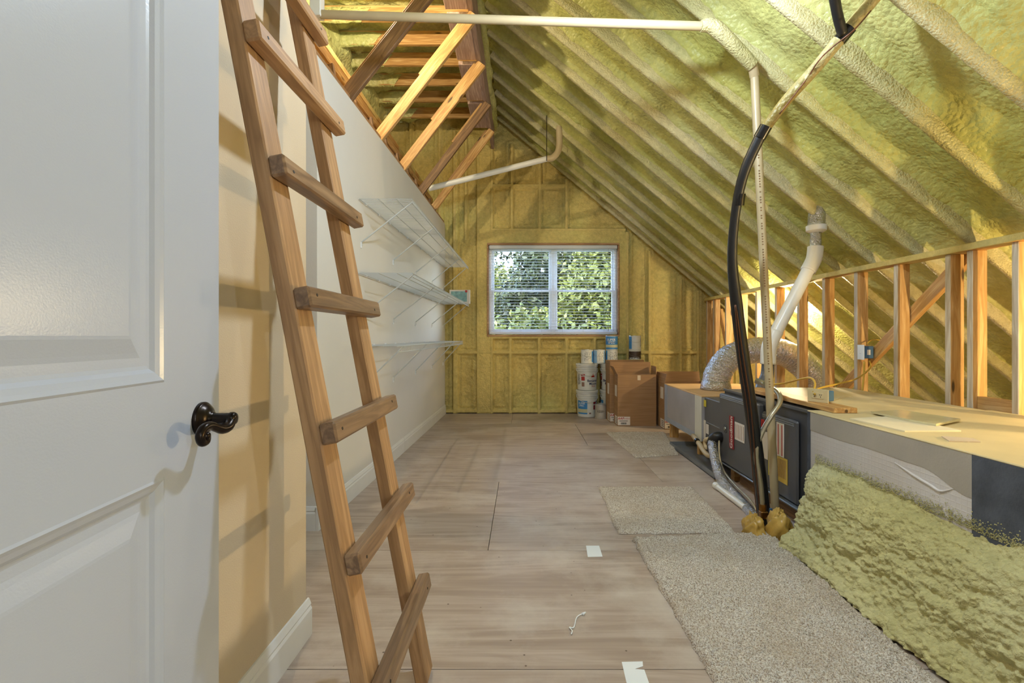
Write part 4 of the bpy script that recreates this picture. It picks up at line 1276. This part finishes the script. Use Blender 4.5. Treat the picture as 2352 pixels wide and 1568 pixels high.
fp = thing('floor_pipe', 'short white plastic pipe lying on the floor beside the foil line', 'pipe', PZ(1643, 1118, 0))
g0, g1 = PZ(1646, 1116, 0.022), PZ(1712, 1166, 0.022)
MB().tube([g0, g1], 0.0215, 14).build('tube', 'pvc_white', fp, smooth=60)
MB().tube([g0 + (g0 - g1).normalized() * 0.02, g0 + (g1 - g0).normalized() * 0.03], 0.026, 14).build('coupling', 'pvc_white', fp, smooth=60)

# gas connector
gc = thing('gas_connector', 'flexible grey gas connector with a blue-handled valve at the floor', 'gas line', PZ(1752, 1195, 0))
gw = [(1752, 1170, 2.80), (1748, 1120, 2.80), (1742, 1080, 2.80), (1737, 1050, 2.80), (1740, 1020, 2.80), (1754, 985, 2.80), (1772, 955, 2.80), (1789, 930, 2.82), (1792, 912, 2.86), (1785, 900, 2.95), (1768, 888, 3.1), (1745, 876, 3.25)]
MB().tube([P(*w) for w in gw], 0.0145, 12, smooth=6).build('flex_tube', 'gas_yellow', gc, smooth='all')
for w in ((1752, 1165, 2.80), (1763, 886, 3.12), (1746, 877, 3.24)):
    c = P(*w); MB().tube([c - Vector((0.02, -0.02, -0.008)), c + Vector((0.02, -0.02, -0.008))] if w[1] < 1000 else [c - Vector((0, 0, 0.02)), c + Vector((0, 0, 0.02))], 0.021, 6).build('nut', 'steel' if w[1] < 1000 else 'brass', gc)
v0 = PZ(1756, 1203, 0)
vc = P(1754, 1182, 2.80)
MB().tube([Vector((vc.x, 2.80, 0)), vc + Vector((0, 0, 0.02))], 0.017, 12).build('riser', 'black_rubber', gc, smooth=60)
MB().cbox(tuple(vc + Vector((-0.022, -0.022, -0.02))), tuple(vc + Vector((0.022, 0.022, 0.025))), 0.006).build('valve_body', 'brass', gc)
MB().cbox(tuple(vc + Vector((0.018, -0.036, -0.03))), tuple(vc + Vector((0.034, -0.024, 0.05))), 0.003).build('valve_handle', 'blue_plastic', gc)

# expanding foam collar at the pipes' feet
def blob(name, c, r, seed, mat, label, cat):
    th = np.linspace(0, 2 * math.pi, 41); ph = np.linspace(0, math.pi / 2, 18)
    TH, PH = np.meshgrid(th, ph, indexing='ij')
    k = 1 + 0.55 * fbm(np.cos(TH) * 2 + 5, np.sin(TH) * 2 + PH * 2, 3, seed) + 0.25 * np.abs(fbm(np.cos(TH) * 6 + 9, np.sin(TH) * 6 + PH * 4, 2, seed + 1))
    p = np.stack([c[0] + r[0] * k * np.cos(TH) * np.cos(PH), c[1] + r[1] * k * np.sin(TH) * np.cos(PH), 0.002 + r[2] * k * np.sin(PH)], -1)
    o = grid(name, p, mat, label=label, cat=cat)
    return o


blob('sealing_foam', (PZ(1727, 1218, 0).x, 2.72, 0), (0.055, 0.075, 0.085), 21, 'foam_blob', 'smaller hardened foam lump at the foot of the black hose', 'foam lump')
blob('sealing_foam', (PZ(1778, 1225, 0).x + 0.01, 2.66, 0), (0.065, 0.085, 0.125), 27, 'foam_blob', 'taller hardened foam lump between the cream pipe and the foam skirt', 'foam lump')

# plank, outlet, switch, wires
pk = board('plank', (1.735, 2.56, dT + 0.023), (1.735, 3.60, dT + 0.023), 0.028, 0.13, 'wood_fresh', label='loose plank lying on top of the furnace', cat='plank')
ob = thing('power_outlet', 'beige double power outlet in a blue box on the loose plank', 'outlet', (1.72, 2.72, dT + 0.037))
Wo = Matrix.Translation((1.725, 2.78, dT + 0.037)) @ Matrix.Rotation(math.radians(-62), 4, 'Z')
MB().cbox((-0.072, -0.006, 0), (0.045 - 0.072 + 0.03, 0.0, 0.078), 0.002).build('cover_plate', 'beige_plastic', ob, Wo) if False else None
MB().cbox((-0.06, -0.006, 0.0), (0.06, 0.0, 0.078), 0.002).build('cover_plate', 'beige_plastic', ob, Wo)
MB().cbox((-0.034, -0.009, 0.022), (0.034, -0.005, 0.056), 0.001).build('receptacle', 'beige_plastic', ob, Wo)
for sx in (-0.018, 0.018):
    for dx, dz in ((-0.005, 0.006), (0.005, 0.006), (0, -0.006)):
        MB().box((sx + dx - 0.0014, -0.0098, 0.039 + dz - 0.0035), (sx + dx + 0.0014, -0.0088, 0.039 + dz + 0.0035)).build('slot', 'dark_slot', ob, Wo)
MB().cbox((-0.048, 0.0, 0.008), (0.048, 0.075, 0.068), 0.004).build('back_box', 'blue_plastic', ob, Wo)

sw = thing('light_switch', 'white light switch with blue box on the knee wall stud', 'switch', PX(1975, 825, KX))
c = PX(1962, 808, KX - 0.004)
MB().cbox((KX - 0.075, 3.772 - 0.058, c.z - 0.058), (KX - 0.069, 3.772 + 0.012, c.z + 0.058), 0.002).build('cover_plate', 'vinyl_white', sw) if False else None
ys_ = 3.772
MB().cbox((KX - 0.003, ys_ - 0.006 - 0.07, c.z - 0.058), (KX + 0.003, ys_ - 0.003, c.z + 0.058), 0.002).build('cover_plate', 'vinyl_white', sw)
MB().cbox((KX - 0.012, ys_ - 0.045, c.z - 0.010), (KX - 0.002, ys_ - 0.035, c.z + 0.010), 0.002).build('toggle', 'vinyl_white', sw)
MB().cbox((KX + 0.003, ys_ - 0.065, c.z - 0.048), (KX + 0.082, ys_ - 0.003, c.z + 0.048), 0.004).build('back_box', 'blue_plastic', sw)
MB().box((KX + 0.030, ys_ - 0.0665, c.z - 0.020), (KX + 0.055, ys_ - 0.0645, c.z + 0.020)).build('box_label', 'label_white', sw)

wrs = thing('wiring', 'yellow electrical cable strung from the outlet to the switch box', 'cable', PX(1990, 860, KX))
MB().tube([P(1871, 905, 2.78), P(1880, 892, 2.9), P(1930, 880, 3.2), P(1970, 868, 3.5), P(1998, 845, 3.68), P(1997, 828, 3.69)], 0.006, 8, smooth=6).build('cable', 'romex', wrs, smooth='all')
MB().tube([P(1868, 900, 2.80), P(1872, 880, 2.9), P(1862, 868, 3.0), P(1840, 870, 3.1), P(1800, 880, 3.3), P(1757, 884, 3.4)], 0.006, 8, smooth=6).build('cable', 'romex', wrs, smooth='all')
MB().tube([P(1985, 830, 3.69), P(1984, 860, 3.70), P(1980, 905, 3.70)], 0.007, 8, smooth=4).build('cable', 'romex', wrs, smooth='all')
MB().tube([P(1990, 790, 3.72), P(2005, 780, 3.74), P(2035, 783, 3.74)], 0.005, 8, smooth=4).build('cable', 'romex', wrs, smooth='all')

# papers on the duct
def sheet(name, pts, z, th, mat, label, cat):
    v = [PZ(x, y, z) for x, y in pts]
    b = MB(); n = len(v)
    b.add(v + [p + Vector((0, 0, th)) for p in v], [tuple(range(n))[::-1], tuple(range(n, 2 * n))] + [(i, (i + 1) % n, n + (i + 1) % n, n + i) for i in range(n)])
    return b.build(name, mat, label=label, cat=cat, origin=v[0])


zt = dT + 0.0085
sheet('papers', [(1952, 963), (2060, 957), (2208, 991), (2078, 992)], zt, 0.006, 'paper', 'spread manual pages on the top of the white duct', 'papers')
sheet('plastic_pouch', [(2000, 948), (2070, 945), (2206, 966), (2150, 978), (2090, 968)], zt + 0.0065, 0.010, 'plastic_bag', 'crumpled clear plastic document pouch on the papers', 'pouch')
sheet('leaflet', [(2162, 1003), (2235, 1008), (2252, 1016), (2180, 1014)], zt, 0.004, 'cardboard_pale', 'small leaflet beside the papers at the duct edge', 'leaflet')

# ================================================================== CARPET PIECES
def carpet(pts, res, label, seed, th=0.020):
    q = [PZ(x, y, 0) for x, y in pts]                    # far-left, far-right, near-right, near-left
    la = max((q[1] - q[0]).length, (q[2] - q[3]).length); lb = max((q[3] - q[0]).length, (q[2] - q[1]).length)
    n, m = int(la / res), int(lb / res)
    u, v = np.meshgrid(np.linspace(0, 1, n), np.linspace(0, 1, m), indexing='ij')
    Q = [np.array(p) for p in q]
    p = (Q[0] * ((1 - u) * (1 - v))[..., None] + Q[1] * (u * (1 - v))[..., None] + Q[2] * (u * v)[..., None] + Q[3] * ((1 - u) * v)[..., None])
    rr_ = np.random.default_rng(seed)
    e = np.minimum(np.minimum(u, 1 - u) * la, np.minimum(v, 1 - v) * lb)
    hgt = th * sstep(-0.004, 0.012, e) * (0.80 + 0.9 * np.abs(fbm(p[..., 0] * 55, p[..., 1] * 55, 2, seed))) + rr_.uniform(-0.003, 0.003, u.shape)
    hgt = np.where(e < 1e-6, 0.001, hgt)
    wob = 0.012 * sstep(0.03, 0.0, e)
    p[..., 0] += wob * fbm(p[..., 0] * 20, p[..., 1] * 20, 2, seed + 3) + rr_.uniform(-0.0025, 0.0025, u.shape)
    p[..., 1] += wob * fbm(p[..., 0] * 20, p[..., 1] * 20, 2, seed + 5) + rr_.uniform(-0.0025, 0.0025, u.shape)
    p[..., 2] = np.maximum(hgt, 0.0015)
    o = grid('carpet_piece', p, 'carpet', label=label, cat='rug', group='carpet offcuts on the plywood')
    return o


carpet([(1393, 995), (1527, 995), (1558, 1045), (1460, 1052)], 0.010, 'smallest carpet offcut, farthest from the camera near the cartons', 31)
carpet([(1375, 1122), (1590, 1122), (1690, 1225), (1420, 1227)], 0.0075, 'middle carpet offcut on the plywood floor', 33)
carpet([(1453, 1241), (1765, 1226), (2172, 1590), (1650, 1590)], 0.0062, 'large carpet offcut in the foreground along the foam skirt', 35, 0.022)

# ================================================================== BUCKETS, CANS, CARTONS
def bucket(x, y, z, label, design=0, rot=0.0):
    g = thing('paint_bucket', label, 'bucket', (x, y, z), group='five gallon paint buckets')
    prof = [(0.126, 0), (0.131, 0.004), (0.141, 0.26), (0.150, 0.262), (0.150, 0.270), (0.142, 0.273), (0.142, 0.288), (0.152, 0.290), (0.152, 0.298), (0.143, 0.301), (0.143, 0.318), (0.152, 0.320), (0.152, 0.330), (0.146, 0.333), (0.146, 0.345)]
    MB().lathe(prof, c=(x, y, z), n=44).build('body', 'bucket_white', g, smooth=35)
    lid = [(0.146, 0.342), (0.155, 0.342), (0.156, 0.362), (0.150, 0.368), (0.138, 0.368), (0.136, 0.362), (0.02, 0.3615)]
    MB().lathe(lid, c=(x, y, z), n=44).build('lid', 'bucket_white', g, smooth=35)
    a0_ = -2.2
    hp_ = [Vector((x + 0.153 * math.cos(t_), y + 0.157 * math.sin(t_), z + 0.295 - 0.10 * math.sin((t_ + math.pi) / math.pi * math.pi) * 0.9)) for t_ in np.linspace(-math.pi, 0, 17)]
    MB().tube(hp_, 0.0035, 6).build('wire_handle', 'bucket_white', g, smooth='all')

    def cyl(ac, zc, r=0.1395):
        return lambda u, v: (x + (r + 0.02 * (zc + v - 0.13) / 0.26 * 0.5) * math.sin(ac + u / r), y - (r + 0.02 * (zc + v - 0.13) / 0.26 * 0.5) * math.cos(ac + u / r), z + zc + v)

    def patch(name, ac, zc, w, h, mat, r=0.1395):
        fn = cyl(ac, zc, r); b = MB(); n = 10
        vs = []
        for k in range(n + 1):
            vs += [fn(-w / 2 + w * k / n, -h / 2), fn(-w / 2 + w * k / n, h / 2)]
        b.add(vs, [(2 * k, 2 * k + 2, 2 * k + 3, 2 * k + 1) for k in range(n)])
        return b.build(name, mat, g)
    if design == 1:
        text('Benjamin', 0.046, cyl(0.50 + rot, 0.135, 0.141), 'print_upper_line', 'ink_navy', g)
        text('Moore', 0.046, cyl(0.55 + rot, 0.093, 0.141), 'print_middle_line', 'ink_navy', g)
        text('Paints', 0.030, cyl(0.60 + rot, 0.060, 0.141), 'print_small_line', 'label_red', g)
        fn = cyl(0.50 + rot, 0.205, 0.1415)
        MB().add([fn(-0.03, -0.02), fn(0.03, -0.02), fn(0.0, 0.03)], [(0, 1, 2)]).build('triangle_mark', 'label_red', g)
        patch('red_print', -0.52 + rot, 0.215, 0.060, 0.022, 'label_red', 0.141)
        patch('red_print', -0.52 + rot, 0.165, 0.050, 0.055, 'label_red', 0.141)
        patch('red_print', -0.52 + rot, 0.085, 0.040, 0.060, 'ink_brown', 0.141)
    elif design == 2:
        patch('blue_label', -0.62 + rot, 0.170, 0.150, 0.115, 'can_blue', 0.1405)
        patch('cream_label', -0.62 + rot, 0.088, 0.150, 0.050, 'can_cream', 0.1405)
        patch('blue_label', -0.62 + rot, 0.053, 0.150, 0.020, 'can_blue', 0.1405)
        text('SUPER', 0.036, cyl(-0.66 + rot, 0.19, 0.1425), 'print_upper_line', 'paper_white', g)
        text('SPEC', 0.036, cyl(-0.66 + rot, 0.157, 0.1425), 'print_lower_line', 'paper_white', g)
        patch('red_print', 0.72 + rot, 0.195, 0.050, 0.03, 'badge_red', 0.1405)
        patch('red_print', 0.72 + rot, 0.135, 0.045, 0.06, 'badge_red', 0.1405)
        patch('bar_code', 0.20 + rot, 0.055, 0.028, 0.02, 'ink_brown', 0.1405)
    scribble(g, cyl(-1.0 + rot if design == 1 else 1.0 + rot, 0.15, 0.1415), 0.05, 0.14, 5, 3 + design)
    return g


def scribble(g, fn, w, h, n, seed):
    """hand-lettered marker strokes"""
    r_ = random.Random(seed)
    b = MB()
    for k in range(n):
        u0 = -w / 2 + w * (k + 0.5) / n
        pts = []
        v = h / 2
        while v > -h / 2:
            pts.append((u0 + r_.uniform(-0.5, 0.5) * w / n, v)); v -= h / 11
        for (p, q_) in zip(pts[:-1], pts[1:]):
            if r_.random() < 0.22: continue
            a_, c_ = Vector(fn(*p)), Vector(fn(*q_))
            b.tube([a_, c_], 0.0016, 4)
    b.build('marker_lettering', 'ink', g)


def can(x, y, z, label, bands, rot=0.0, r=0.083, h=0.19, txt=None, scr=None):
    g = thing('paint_can', label, 'paint can', (x, y, z), group='gallon paint cans')
    MB().lathe([(r, 0), (r + 0.002, 0.003), (r, 0.007), (r, h - 0.008), (r + 0.003, h - 0.004), (r + 0.002, h)], c=(x, y, z), n=36).build('body', 'can_white' if bands != 'grey' else 'can_grey', g, smooth=35)
    MB().lathe([(r - 0.001, h - 0.001), (r + 0.0025, h), (r + 0.0015, h + 0.004), (r - 0.006, h + 0.004), (r - 0.008, h - 0.002), (0.01, h - 0.002)], c=(x, y, z), n=36).build('lid', 'metal_rim', g, smooth=35)

    def cyl(ac, zc, rr_=r + 0.0012):
        return lambda u, v: (x + rr_ * math.sin(ac + u / rr_), y - rr_ * math.cos(ac + u / rr_), z + zc + v)
    if bands != 'grey':
        for (a0_, a1_, z0, z1, mat) in bands:
            n = 16; vs = []
            for k in range(n + 1):
                a_ = a0_ + (a1_ - a0_) * k / n
                vs += [(x + (r + 0.001) * math.sin(a_), y - (r + 0.001) * math.cos(a_), z + z0), (x + (r + 0.001) * math.sin(a_), y - (r + 0.001) * math.cos(a_), z + z1)]
            MB().add(vs, [(2 * k, 2 * k + 2, 2 * k + 3, 2 * k + 1) for k in range(n)]).build('label_band', mat, g)
    for (s, sz, ac, zc, mat) in (txt or []):
        text(s, sz, cyl(ac, zc, r + 0.0022), 'print', mat, g)
    if scr: scribble(g, cyl(scr[0], h * 0.5, r + 0.0015), scr[1], h * 0.7, scr[2], scr[3])
    hp_ = [Vector((x + (r + 0.004) * math.cos(t_), y + (r + 0.006) * math.sin(t_), z + h * 0.78 - 0.05 * math.sin(-t_))) for t_ in np.linspace(-math.pi, 0, 13)]
    MB().tube(hp_, 0.0014, 5).build('bail', 'steel', g, smooth='all')
    return g


YK = 6.70
bucket(0.905, YK, 0.0, 'lower white paint bucket of the left stack with a blue label', 2)
bucket(0.905, YK, 0.3685, 'upper white paint bucket of the left stack with navy lettering', 1)
bucket(1.245, 6.715, 0.0, 'lower bucket of the stack half hidden by the rear carton', 2, -0.9)
bucket(1.245, 6.715, 0.3685, 'upper bucket of the stack half hidden by the rear carton', 1, -0.9)
bucket(1.575, 6.715, 0.0, 'lower bucket hidden behind the cartons on the right', 0)
bucket(1.575, 6.715, 0.3685, 'upper bucket hidden behind the cartons on the right', 0)
zt2 = 0.737
can(0.905, 6.68, zt2, 'white can with marker lettering on the left bucket stack', [(0.75, 1.5, 0.02, 0.17, 'can_blue'), (-1.6, -1.15, 0.02, 0.17, 'can_white')], scr=(-0.1, 0.11, 4, 5))
can(1.075, 6.69, zt2, 'pale blue lettered can bridging the two bucket stacks', [(-1.5, -0.5, 0.01, 0.18, 'can_paleblue'), (0.7, 1.5, 0.01, 0.18, 'can_paleblue')], scr=(0.35, 0.10, 3, 6))
can(1.25, 6.68, zt2, 'lettered can underneath the blue-topped can', [(-1.5, -0.95, 0.01, 0.18, 'can_blue')], scr=(0.15, 0.12, 4, 8))
can(1.25, 6.68, zt2 + 0.1945, 'blue-topped can standing highest on the middle stack', [(-1.5, 1.5, 0.068, 0.186, 'can_blue'), (-1.5, 1.5, 0.03, 0.068, 'can_cream'), (-1.5, 1.5, 0.006, 0.03, 'can_blue')],
    txt=[('SUPER', 0.044, -0.25, 0.135, 'paper_white'), ('SPEC', 0.044, -0.25, 0.098, 'paper_white')])
can(1.575, 6.68, zt2, 'dark brown labelled can under the white-labelled can on the right', [(-1.5, 1.5, 0.065, 0.17, 'can_brown'), (-1.5, 1.5, 0.006, 0.065, 'can_cream')], txt=[('NOPAKO', 0.036, -0.3, 0.072, 'paper_white')])
can(1.575, 6.68, zt2 + 0.1945, 'white-labelled can with drips standing highest on the right stack', [(-1.5, -0.75, 0.01, 0.18, 'can_blue'), (-0.75, 0.5, 0.01, 0.18, 'can_white')], scr=(1.0, 0.04, 2, 12))
can(1.072, 6.52, 0.0, 'grey metal can standing on the floor between buckets and carton', 'grey', r=0.079, txt=[('1220', 0.045, -0.25, 0.10, 'ink')])


def carton(x0, x1, y0, y1, zb, zt_, label, flaps, lab=True, seed=1):
    g = thing('carton', label, 'box', ((x0 + x1) / 2, (y0 + y1) / 2, zb), group='open cardboard cartons')
    t_ = 0.005
    MB().cbox((x0, y0, zb), (x1, y0 + t_, zt_), 0.001).build('front_panel', 'cardboard', g)
    MB().cbox((x0, y1 - t_, zb), (x1, y1, zt_), 0.001).build('back_panel', 'cardboard', g)
    MB().cbox((x0, y0 + t_, zb), (x0 + t_, y1 - t_, zt_), 0.001).build('side_panel', 'cardboard', g)
    MB().cbox((x1 - t_, y0 + t_, zb), (x1, y1 - t_, zt_), 0.001).build('side_panel', 'cardboard', g)
    MB().cbox((x0 + t_, y0 + t_, zb), (x1 - t_, y1 - t_, zb + t_), 0.001).build('bottom_panel', 'cardboard', g)
    for (side, ln, out_) in flaps:
        if side in 'FB':
            ya = y0 if side == 'F' else y1; sg = -1 if side == 'F' else 1
            v = [(x0, ya, zt_), (x1, ya, zt_), (x1 - 0.006, ya + sg * out_, zt_ + ln), (x0 + 0.006, ya + sg * out_, zt_ + ln)]
            nn = Vector((0, t_ * 0.6, 0))
        else:
            xa = x0 if side == 'L' else x1; sg = -1 if side == 'L' else 1
            v = [(xa, y0, zt_), (xa, y1, zt_), (xa + sg * out_, y1 - 0.006, zt_ + ln), (xa + sg * out_, y0 + 0.006, zt_ + ln)]
            nn = Vector((t_ * 0.6, 0, 0))
        v = [Vector(p) for p in v]
        MB().add([p - nn for p in v] + [p + nn for p in v], [(0, 1, 2, 3), (7, 6, 5, 4), (0, 4, 5, 1), (1, 5, 6, 2), (2, 6, 7, 3), (3, 7, 4, 0)]).build('flap', 'cardboard', g)
    # printed labels low on the front corner and round the side
    lw, lh = 0.155, 0.105
    lb = MB().box((x0 + 0.004, y0 - 0.0012, zb + 0.012), (x0 + lw, y0 + 0.0002, zb + 0.012 + lh)).build('label', 'label_white', g)
    text('AAF', 0.040, lambda u, v: (x0 + 0.036 + u, y0 - 0.0022, zb + 0.094 + v), 'print', 'label_red', lb)
    text('Flanders', 0.028, lambda u, v: (x0 + 0.102 + u, y0 - 0.0022, zb + 0.094 + v), 'print', 'label_red', lb)
    b = MB(); r_ = random.Random(seed)
    b.box((x0 + 0.02, y0 - 0.0022, zb + 0.062), (x0 + 0.125, y0 - 0.0012, zb + 0.068))
    xx = x0 + 0.04
    while xx < x0 + 0.105:
        w = r_.uniform(0.0015, 0.004); b.box((xx, y0 - 0.0022, zb + 0.022), (xx + w, y0 - 0.0012, zb + 0.046)); xx += w + r_.uniform(0.0015, 0.003)
    b.build('bar_code', 'ink', lb)
    sb = MB().box((x0 - 0.0012, y0 + 0.01, zb + 0.012), (x0 + 0.0002, y0 + min(0.17, y1 - y0 - 0.05), zb + 0.115)).build('side_label', 'label_white', g)
    b = MB()
    for k in range(4): b.box((x0 - 0.0022, y0 + 0.03, zb + 0.03 + 0.02 * k), (x0 - 0.0012, y0 + 0.12, zb + 0.036 + 0.02 * k))
    b.build('side_print', 'ink', sb)
    sb = MB().box((x0 - 0.0012, y0 + 0.05, zb + 0.36), (x0 + 0.0002, y0 + 0.17, zb + 0.50)).build('side_label', 'label_white', g) if zt_ - zb > 0.52 else None
    return g


carton(1.135, 1.665, 6.19, 6.50, 0, 0.655, 'tall rear carton with raised back flap beneath the paint cans', [('B', 0.14, 0.02), ('L', 0.14, 0.0), ('F', 0.13, 0.0)], seed=2)
g = carton(1.184, 1.665, 5.93, 6.17, 0, 0.640, 'brown carton in front with the red printed label and tape scrap', [('L', 0.10, 0.05), ('R', 0.10, 0.0)], seed=3)
t0 = P(1468, 867, 5.93)
MB().box((t0.x - 0.02, 5.9285, t0.z - 0.032), (t0.x + 0.018, 5.9298, t0.z + 0.028)).build('tape_scrap', 'cardboard_pale', g)
g = carton(1.70, 2.28, 5.70, 6.12, 0, 0.545, 'right-hand carton with pale raised flap behind the plenum', [('L', 0.12, -0.03), ('B', 0.12, 0.02)], seed=4)

# ================================================================== SCRAPS ON THE FLOOR
sheet('paper_scrap', [(1346, 1253), (1376, 1253), (1384, 1278), (1350, 1279)], 0.0004, 0.0010, 'paper_white', 'small white sticker stuck to the middle of the plywood floor', 'paper scrap')
sheet('paper_scrap', [(1428, 1520), (1476, 1519), (1477, 1530), (1458, 1536), (1480, 1538), (1492, 1572), (1440, 1572)], 0.0004, 0.0010, 'paper_white', 'torn white sticker on the floor at the bottom edge of the picture', 'paper scrap')
st = thing('string', 'frayed white string scrap lying on the plywood', 'string', PZ(1330, 1430, 0))
MB().tube([PZ(1340, 1408, 0.005), PZ(1325, 1417, 0.004), PZ(1318, 1440, 0.004), PZ(1308, 1440, 0.004), PZ(1314, 1448, 0.004), PZ(1312, 1456, 0.004)], 0.0022, 6, smooth=6).build('strand', 'paper_white', st, smooth='all')
MB().tube([PZ(1338, 1410, 0.006), PZ(1345, 1406, 0.006)], [0.006, 0.003], 8).build('knot', 'paper_white', st, smooth='all')
rr = random.Random(42)
